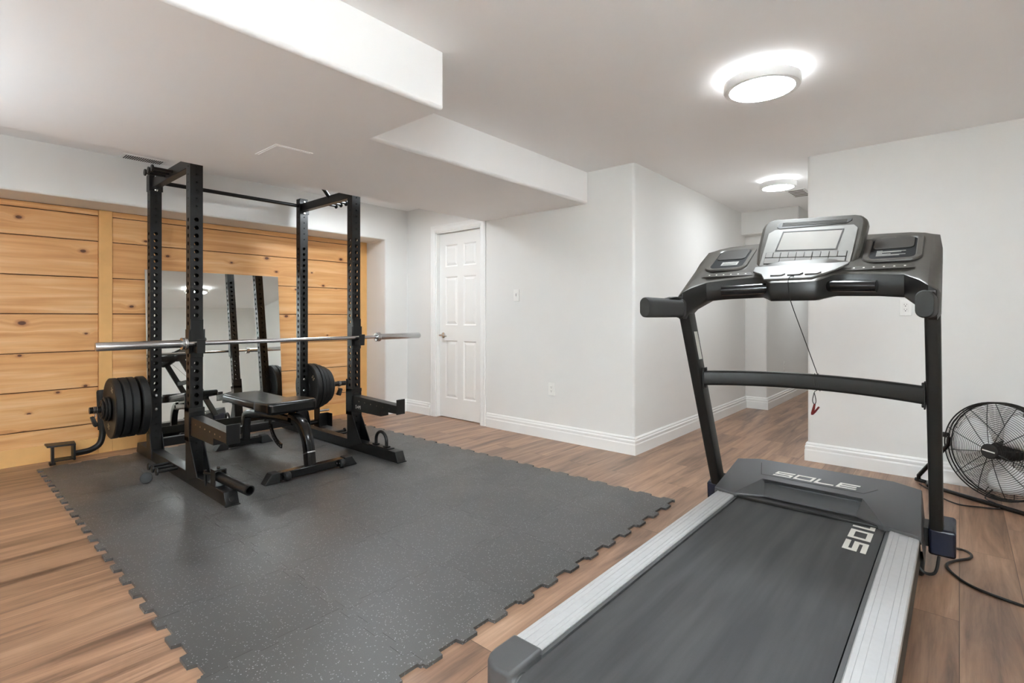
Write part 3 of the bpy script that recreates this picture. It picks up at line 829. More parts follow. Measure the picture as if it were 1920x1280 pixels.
# ------------------------------------------------------------------ weight plates, each a thing
def plate(name, label, r, wdt, y, side, group, rubber=True, marks=False):
    """disc with raised rim and hub; axis along rack y; y = local s of the inner face"""
    loc = RM @ Vector((-D_ - 0.036, y, 0.425))
    t = thing(name, label, 'weight plate', loc, RPHI, group)
    hr = 0.0255; w2 = wdt
    m = MB()
    if rubber:
        pr = [(hr, 0.002), (0.055, 0.0), (0.06, w2 * 0.12), (r * 0.80, w2 * 0.16), (r * 0.86, 0.0), (r - 0.008, 0.0), (r, 0.006), (r, w2 - 0.006), (r - 0.008, w2), (r * 0.86, w2), (r * 0.80, w2 * 0.84), (0.06, w2 * 0.88), (0.055, w2), (hr, w2 - 0.002), (hr, 0.002)]
    else:
        pr = [(hr, 0.0), (0.045, 0.0), (0.048, w2 * 0.3), (r * 0.84, w2 * 0.3), (r * 0.88, 0.0), (r - 0.004, 0.0), (r, 0.004), (r, w2 - 0.004), (r - 0.004, w2), (r * 0.88, w2), (r * 0.84, w2 * 0.7), (0.048, w2 * 0.7), (0.045, w2), (hr, w2), (hr, 0.0)]
    T = BH if side > 0 else Matrix.Rotation(PI, 4, 'Z') @ BH
    m.lathe(pr, 48, T, caps=False); m.build('disc', M['rubber'], t, smooth=30)
    if rubber:
        m = MB(); m.lathe([(0.0258, -0.0005), (0.036, -0.0005), (0.036, w2 + 0.0005), (0.0258, w2 + 0.0005), (0.0258, -0.0005)], 24, T, caps=False); lab(m.build('hub_ring', M['steel'], t), 'steel hub ring')
    if marks:
        yy = -w2 - 0.0012 if side < 0 else -0.0012
        for a in (70, 250) if side < 0 else (240, 40):
            c = Vector((math.cos(R(a)) * r * 0.66, 0, math.sin(R(a)) * r * 0.66))
            mt = frame_m((c.x, yy + (w2 * 0.16), c.z), (math.sin(R(a)), 0, -math.cos(R(a))), (math.cos(R(a)), 0, math.sin(R(a))), (0, -1, 0))
            for dx in (-0.014, 0.014):
                m = MB(); text_mesh('S', 0.05, mt @ Matrix.Translation((dx, 0, 0)), m)
                lab(m.build('plate_marking', M['goldmark'], t, smooth=0), 'pale tan printed marking')
LG = 'weight plates on the left storage post'; RG = 'weight plates on the right storage post'
pl = [(0.222, 0.052, 0.070, 'innermost, against the upright'), (0.222, 0.047, 0.137, 'second out from the upright'), (0.222, 0.047, 0.186, 'third out from the upright'), (0.222, 0.046, 0.238, 'outermost of the four big ones')]
for r, wd, y, nm in pl: plate('weight_plate', 'large black bumper plate on the left rack post, ' + nm, r, wd, -y, -1, LG, True, nm.startswith('outermost'))
for r, wd, y, nm in ((0.092, 0.016, 0.286, 'innermost of the small stack'), (0.088, 0.016, 0.303, 'middle of the small stack'), (0.070, 0.014, 0.320, 'smallest and outermost')):
    plate('weight_plate', 'small black plate outside the big ones on the left post, ' + nm, r, wd, -y, -1, LG, False)
for r, wd, y, nm, mk in ((0.225, 0.050, 0.042, 'largest, against the upright', True), (0.222, 0.034, 0.096, 'second, nearly full size', False), (0.205, 0.040, 0.134, 'third, slightly smaller', False), (0.188, 0.036, 0.178, 'fourth, stepping down', False), (0.165, 0.030, 0.218, 'fifth, medium size', False), (0.115, 0.026, 0.252, 'small outermost one', False)):
    plate('weight_plate', 'black plate on the right rack post, ' + nm, r, wd, W_ + y, 1, RG, True if wd > 0.03 else False, mk)
# spring clips hanging at the ends of the storage posts
def clip(label, y, side):
    loc = RM @ Vector((-D_ - 0.036, y, 0.425))
    t = thing('collar_clip', label, 'barbell clip', loc, RPHI, 'spring collar clips')
    m = MB()
    for i in range(3): m.tube([(0.0265 * math.cos(2 * PI * k / 20), (i - 1) * 0.009, 0.0265 * math.sin(2 * PI * k / 20)) for k in range(20)], 0.0028, 6, closed=True)
    m.build('spring_coil', M['steel'], t)
    for sx in (-0.012, 0.012):
        m = MB(); m.tube([(sx, -0.004 * side, -0.026), (sx * 1.2, 0.0, -0.05)], 0.003, 6)
        m.build('spring_leg', M['steel'], t)
    for sx in (-1, 1):
        m = MB(); mt = Matrix.Translation((sx * 0.016, 0.006 * side, -0.082)) @ Matrix.Rotation(R(18 if side < 0 else -22), 4, 'X') @ Matrix.Rotation(R(-6 * sx), 4, 'Y')
        m.prism(rrect(0.024, 0.075, 0.010), 'y', -0.011, 0.011, mt); m.build('clip_handle', M['rubber'], t, bevel=0.003)
clip('spring collar clip with black handles on the left plate post', -0.366, -1)
clip('spring collar clip hanging on the right plate post', W_ + 0.385, 1)

# ------------------------------------------------------------------ dip attachment resting by the pine wall (left)
t = thing('dip_attachment', 'black steel rack attachment with curved grip resting against the pine wall, left of the rack', 'rack attachment', (-5.14, 0.72, 0.012))
m = MB()
m.prism([(-0.11, -0.10), (0.02, -0.10), (0.06, 0.06), (-0.07, 0.07)], 'z', 0.124, 0.136)
m.prism([(-0.06, -0.07), (0.05, -0.07), (0.06, 0.06), (-0.05, 0.06)], 'z', 0.018, 0.025)
m.box(-0.04, 0.055, 0.046, 0.060, 0.012, 0.13)
m.prism([(0.0, 0.0), (0.05, 0.0), (0.04, 0.128), (-0.01, 0.128)], 'y', -0.078, -0.062)
m.box(0.0, 0.055, -0.09, -0.055, -0.004, 0.014)
m.build('clamp_bracket', M['black_steel'], t, bevel=0.0015)
m = MB(); m.tube(spline([(0.01, 0.055, 0.052), (-0.01, 0.11, 0.05), (-0.025, 0.165, 0.055), (-0.03, 0.218, 0.09), (-0.035, 0.238, 0.16), (-0.04, 0.236, 0.22)], 6), 0.0225, 16); m.build('bent_tube', M['black_steel'], t)
m = MB(); m.tube([(-0.04, 0.236, 0.20), (-0.05, 0.229, 0.50), (-0.051, 0.2285, 0.515)], 0.027, 16, radii=[0.027, 0.027, 0.022]); m.build('grip_sleeve', M['grip'], t)
# second attachment on the mat, right of the rack
t = thing('pin_attachment', 'small black steel bracket with a pin on the mat behind the right upright', 'rack attachment', (-4.80, 2.63, MT))
m = MB(); m.box(-0.05, -0.043, -0.05, 0.09, 0.0, 0.13); m.box(-0.05, 0.05, -0.055, -0.047, 0.0, 0.20); m.box(-0.05, 0.045, 0.083, 0.09, 0.0, 0.13)
m.build('bracket', M['black_steel'], t, bevel=0.0015)
m = MB(); m.tube([(0.0, -0.047, 0.165), (0.0, 0.075, 0.165)], 0.011, 12); m.build('pin', M['steel'], t)
m = MB(); m.tube([(0.0, -0.055, 0.06), (-0.003, -0.165, 0.058)], 0.0225, 14); m.build('tube', M['black_steel'], t)
# small round knob on the mat
t = thing('round_end_cap', 'small black round knob lying on the mat beside the left band pegs', 'knob', (-4.07, 0.985, MT))
d = Vector((0.86, -0.35, 0.38)).normalized()
m = MB(); mm = frame_m((0, 0, 0.032), d.orthogonal().normalized(), d.cross(d.orthogonal().normalized()), d)
m.lathe([(0, -0.02), (0.012, -0.02), (0.013, -0.003), (0.034, -0.002), (0.036, 0.003), (0.034, 0.009), (0.026, 0.011), (0, 0.012)], 28, mm); m.build('cap', M['rubber'], t)

# ------------------------------------------------------------------ bench
t = thing('weight_bench', 'black padded adjustable weight bench inside the rack', 'bench', (-4.05, 1.815, MT))
m = MB(); pr = rrect(0.36, 0.30, 0.05, 5)
m.prism([(p[0] , p[1]) for p in rrect(0.30, 0.37, 0.05, 5)], 'z', 0.392, 0.480, Matrix.Translation((0.235, -0.01, 0)) @ Matrix.Rotation(R(-2), 4, 'Y'))
m.build('seat_pad', M['vinyl'], t, bevel=0.022, seg=4)
m = MB(); m.prism(rrect(0.70, 0.30, 0.04, 5), 'z', 0.392, 0.452, Matrix.Translation((-0.28, -0.005, 0)))
m.build('back_pad', M['vinyl'], t, bevel=0.018, seg=4)
m = MB(); m.box(-0.60, 0.05, -0.06, 0.06, 0.36, 0.392); m.build('pad_support', M['black_gloss'], t, bevel=0.003)
SQ = rrect(0.062, 0.062, 0.008, 2)
m = MB(); m.sweep([(0.35, 0, 0.335), (0.05, 0, 0.330), (-0.40, 0, 0.300), (-0.47, 0, 0.288), (-0.505, 0, 0.262), (-0.52, 0, 0.22), (-0.535, 0, 0.06)], SQ, up=(0, 1, 0)); m.build('spine', M['black_gloss'], t)
m = MB(); m.sweep(spline([(0.30, 0, 0.352), (0.40, 0, 0.345), (0.475, 0, 0.31), (0.525, 0, 0.25), (0.555, 0, 0.17), (0.575, 0, 0.05)], 5), [(a * 1.15, b * 1.0) for a, b in SQ], up=(0, 1, 0)); fl = m.build('front_leg', M['black_gloss'], t)
m = MB(); m.sweep([(0.563, 0, 0.142), (0.566, 0, 0.134)], [(a * 1.18, b * 1.04) for a, b in SQ], up=(0, 1, 0)); m.build('leg_band', M['steel'], fl)
def bfoot(x, y0, y1, nm):
    m = MB(); m.box(x - 0.03, x + 0.03, y0 + 0.07, y1 - 0.07, 0.010, 0.062); b = m.build(nm, M['black_gloss'], t, bevel=0.004)
    for a, s in ((y0, 1), (y1, -1)):
        m = MB(); m.prism([(a, 0.0), (a + s * 0.10, 0.0), (a + s * 0.10, 0.068), (a + s * 0.045, 0.068)], 'x', x - 0.036, x + 0.036); m.build('rubber_foot', M['rubber'], b, bevel=0.004)
    return b
ff = bfoot(0.61, -0.345, 0.335, 'front_foot'); bfoot(-0.56, -0.235, 0.235, 'rear_foot')
for y in (-0.19, 0.215):
    m = MB(); m.lathe([(0, -0.03), (0.026, -0.03), (0.030, -0.024), (0.030, 0.0), (0.026, 0.006), (0, 0.006)], 20, frame_m((0.655, y, 0.036), (0, 0, 1), (1, 0, 0), (0, 1, 0))); w_ = m.build('wheel', M['rubber'], ff)
    m = MB(); m.lathe([(0, -0.034), (0.008, -0.034), (0.008, 0.010), (0, 0.010)], 10, frame_m((0.655, y, 0.036), (0, 0, 1), (1, 0, 0), (0, 1, 0))); m.build('axle', M['bolt'], w_)
m = MB(); c = [(-0.06 + 0.24 * (1 - math.cos(R(a))), 0.0, 0.30 - 0.19 * math.sin(R(a))) for a in range(0, 86, 8)]
m.sweep(c, [(-0.018, -0.006), (0.018, -0.006), (0.018, 0.006), (-0.018, 0.006)], up=(0, 1, 0)); lad = m.build('adjustment_ladder', M['black_gloss'], t)
for p in c[2:]:
    m = MB(); m.lathe([(0, 0), (0.004, 0), (0.004, 0.001), (0, 0.001)], 8, frame_m((p[0], -0.0065, p[2]), (1, 0, 0), (0, 0, 1), (0, -1, 0)))
    m.build('ladder_hole', M['bolt'], lad)

# ------------------------------------------------------------------ treadmill
TCX = -0.548
t = thing('treadmill', 'charcoal treadmill with silver side rails and grey console, in the right foreground', 'treadmill', (TCX, 2.0, 0.0))
def TY(y): return y - 2.0
m = MB()
m.box(-0.40, 0.40, TY(1.06), TY(2.75), 0.095, 0.165); m.box(-0.415, 0.415, TY(2.75), TY(3.10), 0.075, 0.20)
m.build('deck_frame', M['frame'], t, bevel=0.004)
m = MB()   # belt wraps the deck between the rails
bp = [(TY(1.03) + 0.035 * math.cos(R(a)), 0.153 + 0.035 * math.sin(R(a))) for a in range(90, 271, 20)]
prof = [(TY(2.84), 0.188)] + bp + [(TY(2.84), 0.118)]
m.prism(prof, 'x', -0.309, 0.304); m.build('belt', M['belt'], t, smooth=40)
for sg in (-1, 1):
    xi, xo = (-0.325, -0.418) if sg < 0 else (0.322, 0.424)
    y0_, y1_ = TY(1.115), TY(2.78)
    lo, hi = min(xi, xo), max(xi, xo); ww = hi - lo
    top = 0.200
    pr = [(lo, 0.172)]
    pr += [(lo, top - 0.004), (lo + 0.004, top)]
    for q in (0.18, 0.36, 0.66, 0.82):
        x = lo + ww * q; pr += [(x - 0.0009, top), (x - 0.0005, top - 0.0012), (x + 0.0005, top - 0.0012), (x + 0.0009, top)]
    pr += [(hi - 0.004, top), (hi, top - 0.004), (hi, 0.172)]
    m = MB(); m.prism(pr, 'y', y0_, y1_); rl = m.build('side_rail', M['alu'], t, smooth=0)
    m = MB(); m.box(lo + (0.0 if sg < 0 else -0.004), hi + (0.004 if sg < 0 else 0.0), y0_, y1_, 0.08, 0.1715); m.build('rail_skirt', M['frame'], rl)
    m = MB(); q0 = xi - 0.001 if sg > 0 else xi + 0.001; q1 = xi - sg * 0.013; m.box(min(q0, q1), max(q0, q1), y0_, y1_, 0.17, 0.1935); m.build('rail_ledge', M['hood'], rl)
    # rear end cap with a rounded outer corner
    m = MB()
    xa, xb2 = (-0.318, -0.425) if sg < 0 else (0.316, 0.431)
    s_ = -1 if xb2 < xa else 1
    pl2 = [(xa, TY(0.985)), (xa, TY(1.13)), (xb2, TY(1.13)), (xb2, TY(1.045))] + [(xb2 - s_ * (0.05 - 0.05 * math.cos(R(a))), TY(1.045) - 0.06 * math.sin(R(a))) for a in (22, 45, 67, 90)]
    m.prism(pl2, 'z', 0.06, 0.203); ec = m.build('end_cap', M['hood'], t, bevel=0.010, seg=3)
    m = MB(); m.lathe([(0, 0), (0.014, 0), (0.016, 0.004), (0.016, 0.012), (0.0, 0.012)], 16, frame_m((xa - s_ * 0.001, TY(1.02), 0.150), (0, 1, 0), (0, 0, 1), (-s_, 0, 0))); lab(m.build('roller_bolt', M['steel'], ec), 'silver bolt head')
    m = MB(); m.box(xb2 + s_ * (-0.05), xb2 + s_ * (-0.02), TY(1.04), TY(1.10), 0.0, 0.062); m.build('rear_foot', M['rubber'], ec)
m = MB(); m.tube([(-0.318, TY(1.03), 0.153), (0.316, TY(1.03), 0.153)], 0.033, 20); m.build('rear_roller', M['steel'], t)
# motor hood
HB, HF = TY(3.13), TY(2.735)
V = [(-0.415, TY(3.09), 0.302), (-0.310, HB, 0.310), (0.305, HB, 0.310), (0.415, TY(3.09), 0.302),      # 0-3 back edge
     (-0.222, TY(2.868), 0.276), (0.208, TY(2.858), 0.276),                                                   # 4-5 lip
     (-0.222, TY(2.900), 0.250), (0.208, TY(2.890), 0.250),                                                   # 6-7 under the lip
     (-0.325, TY(2.745), 0.212), (0.300, TY(2.735), 0.212),                                                   # 8-9 front creases
     (-0.200, TY(2.815), 0.208), (0.190, TY(2.815), 0.208),                                                   # 10-11 front middle
     (-0.432, TY(2.765), 0.214), (0.430, TY(2.690), 0.214)]                                                   # 12-13 front corners
F = [(1, 4, 5, 2), (4, 6, 7, 5), (6, 10, 11, 7), (4, 8, 10, 6), (5, 7, 11, 9), (0, 12, 8, 4, 1), (2, 5, 9, 13, 3)]
low = [(p[0], p[1], p[2] - 0.022) for p in (V[12], V[8], V[10], V[11], V[9], V[13])]
n0 = len(V); V += low
ch = [12, 8, 10, 11, 9, 13]
F += [(ch[i], n0 + i, n0 + i + 1, ch[i + 1]) for i in range(5)]
side = [(-0.432, TY(3.12), 0.08), (-0.440, TY(2.80), 0.08), (0.432, TY(3.12), 0.08), (0.440, TY(2.74), 0.08), (-0.310, TY(3.16), 0.08), (0.305, TY(3.16), 0.08)]
q = len(V); V += side
F += [(0, q, q + 1, n0, 12), (3, 13, n0 + 5, q + 3, q + 2), (0, 1, q + 4, q), (1, 2, q + 5, q + 4), (2, 3, q + 2, q + 5)]
m = MB(); m.add(V, F)
hood = m.build('motor_hood', M['hood'], t, bevel=0.004, seg=2, smooth=14)
# engraved border line and lettering on the hood
pc = Vector((-0.007, (HB + TY(2.863)) / 2, (0.310 + 0.276) / 2)); hv = (Vector((0, HB, 0.310)) - Vector((0, TY(2.863), 0.276))).normalized()
hn = Vector((1, 0, 0)).cross(hv)
HM = frame_m(pc + hn * 0.0012, (1, 0, 0), hv, hn)
def bars(mb, segs, th, mtx, sx, sy, shear=0.0, d=0.0008):
    for i_, (x0, y0, x1, y1) in enumerate(segs):
        a, b = Vector((x0 * sx, y0 * sy)), Vector((x1 * sx, y1 * sy))
        dd = (b - a); L = dd.length; dd = dd / L; nn = Vector((-dd.y, dd.x)) * th / 2; e = dd * th / 2 * 0.98
        P = [a - e - nn, b + e - nn, b + e + nn, a - e + nn]
        mb.prism([(p.x + shear * p.y, p.y) for p in P] if True else 0, 'z', -0.0002, d * (1 + 0.22 * i_), mtx)
GL = {'S': [(0, 0, 1, 0), (1, 0, 1, 0.5), (0, 0.5, 1, 0.5), (0, 0.5, 0, 1), (0, 1, 1, 1)],
      'O': [(0, 0, 1, 0), (1, 0, 1, 1), (0, 1, 1, 1), (0, 0, 0, 1)],
      'L': [(0, 1, 0, 0), (0, 0, 1, 0)], 'E': [(0.0, 0, 1, 0), (0.0, 0.5, 0.9, 0.5), (0.0, 1, 1, 1), (0, 0, 0, 1)]}
x = -0.178
for ch_ in 'SOLE':
    m = MB(); bars(m, GL[ch_], 0.011, HM @ Matrix.Translation((x, -0.055, 0)), 0.072, 0.046, 0.25)
    lab(m.build('hood_letter', M['mark'], hood, smooth=0), 'silver letter ' + ch_); x += 0.094
m = MB(); bars(m, [(-0.275, 0.075, -0.235, -0.078), (-0.235, -0.078, 0.215, -0.082), (0.215, -0.082, 0.262, -0.01)], 0.003, HM, 1, 1, 0, 0.0004); m.build('hood_line', M['slot'], hood, smooth=0)
# lettering on the belt, reading away from the viewer
y = TY(2.435); belt = [c for c in t.children if c.name.startswith('belt')][0]
for ch_ in 'SOL':
    m = MB(); BMx = frame_m((TCX * 0 + 0.262, y, 0.1886), (0, 1, 0), (-1, 0, 0), (0, 0, 1))
    bars(m, GL[ch_], 0.019, BMx, 0.088, 0.062, 0.12, 0.0006); lab(m.build('belt_letter', M['mark'], belt, smooth=0), 'white letter ' + ch_); y += 0.140

# uprights, boots, crossbar
UB, UT = (TY(2.985), 0.10), (TY(2.50), 1.135)
def upy(z): return UB[0] + (UT[0] - UB[0]) * (z - UB[1]) / (UT[1] - UB[1])
for sg, xc in ((-1, -0.475), (1, 0.472)):
    m = MB(); hwx = 0.027 if sg < 0 else 0.024
    prf = rrect(hwx * 2, 0.088, 0.012, 3)
    m.loft([[(xc + a, UB[0] + b, UB[1]) for a, b in prf], [(xc + a, UT[0] + b, UT[1]) for a, b in prf]])
    up = m.build('upright', M['frame'], t, smooth=30)
    m = MB()
    m.prism([(TY(2.91), 0.072), (TY(3.08), 0.06), (TY(3.11), 0.18), (TY(3.04), 0.215), (TY(2.90), 0.190)], 'x', xc - 0.028 if sg > 0 else xc - 0.05, xc + 0.066 if sg > 0 else xc + 0.03)
    m.build('upright_boot', M['navy'], t, bevel=0.012, seg=3)
    m = MB(); m.box(min(xc, xc - sg * 0.06), max(xc, xc - sg * 0.06), TY(2.93), TY(3.06), 0.10, 0.18); m.build('base_bracket', M['frame'], t)
    m = MB(); m.lathe([(0, -0.016), (0.045, -0.016), (0.05, -0.01), (0.05, 0.01), (0.045, 0.016), (0, 0.016)], 24, frame_m((xc - sg * 0.055, TY(2.84), 0.050), (0, 1, 0), (0, 0, 1), (1, 0, 0))); m.build('wheel', M['rubber'], t)
    if sg < 0:
        m = MB(); z0_, z1_ = 0.900, 1.042; xs = xc + hwx + 0.0006
        m.add([(xs, upy(z0_) - 0.020, z0_), (xs, upy(z0_) + 0.022, z0_), (xs, upy(z1_) + 0.022, z1_), (xs, upy(z1_) - 0.020, z1_)], [(0, 1, 2, 3)])
        m.box(xs - 0.0008, xs, upy(z0_) - 0.010, upy(z0_) + 0.010, z0_, z0_ + 0.002)
        stk = lab(m.build('warning_sticker', M['sticker'], up, smooth=0), 'pale rectangular sticker')
bz_ = 0.800
pts = []
for i in range(17):
    u = -1 + i / 8
    pts.append((-0.002 + 0.452 * u, upy(bz_) + 0.085 * (1 - u * u) - 0.005, bz_ + 0.012 * (1 - u * u)))
m = MB(); m.sweep(pts, rrect(0.038, 0.074, 0.014, 3)); cbar = m.build('crossbar', M['frame'], t, smooth=30)
for sg, xc in ((-1, -0.446), (1, 0.446)):
    m = MB(); m.box(min(xc, xc - sg * 0.006), max(xc, xc - sg * 0.006), upy(bz_) - 0.026, upy(bz_) + 0.026, bz_ - 0.055, bz_ + 0.055); e_ = m.build('crossbar_end_plate', M['frame'], cbar, bevel=0.002)
    for dz in (-0.043, 0.043):
        m = MB(); m.lathe([(0, 0), (0.008, 0), (0.007, 0.007), (0, 0.008)], 10, frame_m((xc - sg * 0.006, upy(bz_), bz_ + dz), (0, 1, 0), (0, 0, 1), (-sg, 0, 0))); m.build('bolt', M['frame'], e_ if False else cbar)

# console body, lofted across stations: s, front y, front bottom z, front top z, back y, back z
ST = [(-0.497, 2.455, 1.125, 1.205, 2.74, 1.397), (-0.487, 2.425, 1.105, 1.222, 2.84, 1.464), (-0.462, 2.415, 1.105, 1.240, 2.858, 1.472), (-0.435, 2.455, 1.150, 1.262, 2.872, 1.482), (-0.385, 2.525, 1.193, 1.290, 2.88, 1.490),
      (-0.30, 2.53, 1.200, 1.298, 2.885, 1.494), (-0.17, 2.53, 1.203, 1.305, 2.885, 1.497), (-0.125, 2.50, 1.203, 1.300, 2.885, 1.498), (-0.085, 2.435, 1.190, 1.275, 2.885, 1.498), (-0.072, 2.425, 1.184, 1.270, 2.885, 1.498),
      (0.095, 2.425, 1.184, 1.270, 2.885, 1.498), (0.112, 2.435, 1.190, 1.275, 2.885, 1.498), (0.150, 2.50, 1.203, 1.298, 2.885, 1.498), (0.195, 2.53, 1.203, 1.302, 2.885, 1.497), (0.30, 2.53, 1.200, 1.296, 2.885, 1.494),
      (0.385, 2.525, 1.193, 1.290, 2.88, 1.490), (0.435, 2.455, 1.150, 1.262, 2.872, 1.482), (0.462, 2.415, 1.105, 1.240, 2.858, 1.472), (0.487, 2.425, 1.105, 1.222, 2.84, 1.464), (0.497, 2.455, 1.125, 1.205, 2.74, 1.397)]
def ring(s, fy, zb, zt, by, bzz):
    fy, by = TY(fy), TY(by)
    return [(s, fy, zb + 0.012), (s, fy - 0.004, (zb + zt) / 2), (s, fy, zt - 0.008), (s, fy + 0.010, zt), (s, fy + (by - fy) * 0.5, zt + (bzz - zt) * 0.5), (s, by - 0.008, bzz), (s, by + 0.006, bzz - 0.008), (s, by + 0.012, bzz - 0.045), (s, (fy + by) / 2 + 0.02, zb + (bzz - zt) * 0.45), (s, fy + 0.09, zb + 0.002), (s, fy + 0.012, zb)]
mb = MB(); rings = [ring(*q) for q in ST]; rings = [[(p[0] + 0.0 * p[0], p[1], p[2]) for p in r_] for r_ in rings]
mb.loft(rings)
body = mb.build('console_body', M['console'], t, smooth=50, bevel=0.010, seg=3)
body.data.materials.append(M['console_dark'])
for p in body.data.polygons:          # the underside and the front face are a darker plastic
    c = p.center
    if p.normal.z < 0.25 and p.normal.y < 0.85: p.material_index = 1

# sloping top plane helper: point on the console top at (s, fraction back) lifted along the normal
def top_m(s, fy, zt, by, bzz, fr, lift=0.001):
    a, b = Vector((s, TY(fy), zt)), Vector((s, TY(by), bzz)); v = (b - a).normalized(); nn = Vector((1, 0, 0)).cross(v)
    return frame_m(a + (b - a) * fr + nn * lift, (1, 0, 0), v, nn)
# control strip on the belly
KM = top_m(-0.008, 2.425, 1.270, 2.885, 1.498, 0.19, 0.0012)
m = MB(); m.prism([(-0.095, -0.080), (0.090, -0.080), (0.165, -0.005), (0.205, 0.055), (0.205, 0.075), (-0.170, 0.075), (-0.165, 0.020), (-0.120, -0.02)], 'z', -0.006, 0.003, KM); M['strip'] = plain('console_strip', lin(100, 98, 95), 0.42, metal=0.1); kp = m.build('control_strip', M['strip'], body, bevel=0.003)
for x0, x1 in ((-0.075, -0.022), (-0.008, 0.048), (0.060, 0.115)):
    m = MB(); m.prism([(x0, -0.052), (x1 - 0.008, -0.052), (x1 + 0.004, -0.036), (x1 + 0.004, -0.032), (x0, -0.032)], 'z', 0.002, 0.009, KM); m.build('control_key', M['strip'], kp, bevel=0.002)
# side trays
for sg in (-1, 1):
    sc = -0.335 if sg < 0 else 0.335
    TM = top_m(sc, 2.53, 1.298, 2.885, 1.495, 0.56, 0.0012)
    m = MB()
    o1 = rrect(0.205, 0.272, 0.045, 6); o2 = rrect(0.165, 0.232, 0.032, 6); n = len(o1)
    V = [TM @ Vector((a, b, 0.000)) for a, b in o1] + [TM @ Vector((a * 0.97, b * 0.97, 0.006)) for a, b in o1] + [TM @ Vector((a, b, 0.006)) for a, b in o2] + [TM @ Vector((a * 0.94, b * 0.94, 0.001)) for a, b in o2]
    F = []
    for k in range(3):
        F += [(k * n + i, k * n + (i + 1) % n, (k + 1) * n + (i + 1) % n, (k + 1) * n + i) for i in range(n)]
    m.add(V, F); tr = m.build('tray_rim', M['console'], body, smooth=40)
    m = MB(); m.prism(rrect(0.158, 0.224, 0.030, 5), 'z', 0.000, 0.002, TM); m.build('tray_floor', M['pocket'], tr, smooth=0)
    m = MB(); m.prism(rrect(0.142, 0.118, 0.022, 5, 0, 0.046), 'z', 0.002, 0.006, TM); m.build('tray_pad', M['tray'], tr, bevel=0.002)
    if sg < 0:
        m = MB(); m.box(-0.03, 0.05, -0.078, -0.038, 0.0020, 0.0028, TM); st_ = lab(m.build('caution_label', M['dimmark'], tr, smooth=0), 'pale caution label')
        mb = MB(); text_mesh('CAUTION', 0.014, TM @ Matrix.Translation((0.012, -0.049, 0.003)), mb, 0.0002)
        for i in range(3): mb.box(-0.022, 0.042, -0.061 - i * 0.005, -0.0595 - i * 0.005, 0.0028, 0.0032, TM)
        m = mb; m.build('label_print', M['slot'], tr, smooth=0)
    else:
        m = MB()
        for i, L in enumerate((0.02, 0.10, 0.085, 0.02, 0.05, 0.10, 0.08)): m.box(-0.055, -0.055 + L, -0.030 - i * 0.0085, -0.0260 - i * 0.0085, 0.002, 0.0026, TM)
        lab(m.build('label_print', M['dimmark'], tr, smooth=0), 'lines of small pale print')
# strips of keys along the wings
for sg in (-1, 1):
    sc = sg * 0.30 + 0.0; SM = top_m(sc, 2.53, 1.299, 2.885, 1.495, 0.085, 0.0008)
    m = MB(); m.prism([(-0.12, -0.014), (0.12, -0.014), (0.10, 0.022), (-0.10, 0.022)], 'z', 0, 0.0016, SM); ks = m.build('key_strip', M['console'], body, bevel=0.0005)
    for i in range(6):
        m = MB(); m.lathe([(0.0038, 0), (0.0038, 0.0024), (0, 0.0026)], 10, SM @ Matrix.Translation((-0.085 + i * 0.034, 0.004, 0))); lab(m.build('key_mark', M['mark'], ks), 'pale key')

# display pod
p0, p1 = Vector((0.010, TY(2.625), 1.345)), Vector((0.028, TY(2.775), 1.590))
pv = (p1 - p0).normalized(); pu = Vector((1, 0, 0)); pu = (pu - pv * pu.dot(pv)).normalized(); pn = pu.cross(pv)
PMx = frame_m(p0, pu, pv, pn); PH = (p1 - p0).length
m = MB()
outl = [(-0.200, -0.02), (0.200, -0.02), (0.218, 0.10), (0.222, PH - 0.05)] + [(0.222 - 0.045 * (1 - math.cos(R(a))), PH - 0.05 + 0.05 * math.sin(R(a))) for a in (30, 60, 90)] + [(-0.177 - 0.045 * math.sin(R(a)), PH - 0.05 + 0.05 * math.cos(R(a))) for a in (0, 30, 60)] + [(-0.222, PH - 0.05), (-0.218, 0.10)]
n = len(outl)
V = [PMx @ Vector((a * 0.93, b * 0.97 + 0.004, 0.0)) for a, b in outl] + [PMx @ Vector((a * 0.985, b * 0.99, -0.012)) for a, b in outl] + [PMx @ Vector((a * 1.0, b, -0.035)) for a, b in outl] + [PMx @ Vector((a * 0.9, b * 0.92, -0.095)) for a, b in outl]
F = [tuple(range(n)), tuple(range(4 * n - 1, 3 * n - 1, -1))]
for k in range(3): F += [(k * n + i, k * n + (i + 1) % n, (k + 1) * n + (i + 1) % n, (k + 1) * n + i) for i in range(n)]
m.add(V, F); pod = m.build('display_pod', M['console'], t, bevel=0.004, smooth=30)
m = MB()
fp = [(-0.185, 0.0), (0.165, 0.0), (0.183, 0.018), (0.188, 0.205), (0.170, 0.224), (-0.155, 0.216), (-0.180, 0.196)]
m.prism(fp, 'z', 0.0, 0.004, PMx); fpl = m.build('face_plate', M['panel'], pod, bevel=0.003)
m = MB(); m.prism([(-0.125, 0.092), (0.118, 0.092), (0.130, 0.196), (-0.112, 0.196)], 'z', 0.003, 0.0052, PMx); lab(m.build('screen', M['screen'], fpl, smooth=0), 'glossy grey screen')
m = MB(); bars(m, [(-0.127, 0.089, 0.120, 0.089), (0.120, 0.089, 0.133, 0.199), (0.133, 0.199, -0.114, 0.199), (-0.114, 0.199, -0.127, 0.089)], 0.005, PMx @ Matrix.Translation((0, 0, 0.0035)), 1, 1, 0, 0.002); m.build('screen_bezel', M['tray'], fpl, smooth=0)
def pkey(x0, x1, y0, y1):
    m = MB(); m.box(x0, x1, y0, y1, 0.0035, 0.0070, PMx); m.build('console_key', M['button'], fpl, bevel=0.0012)
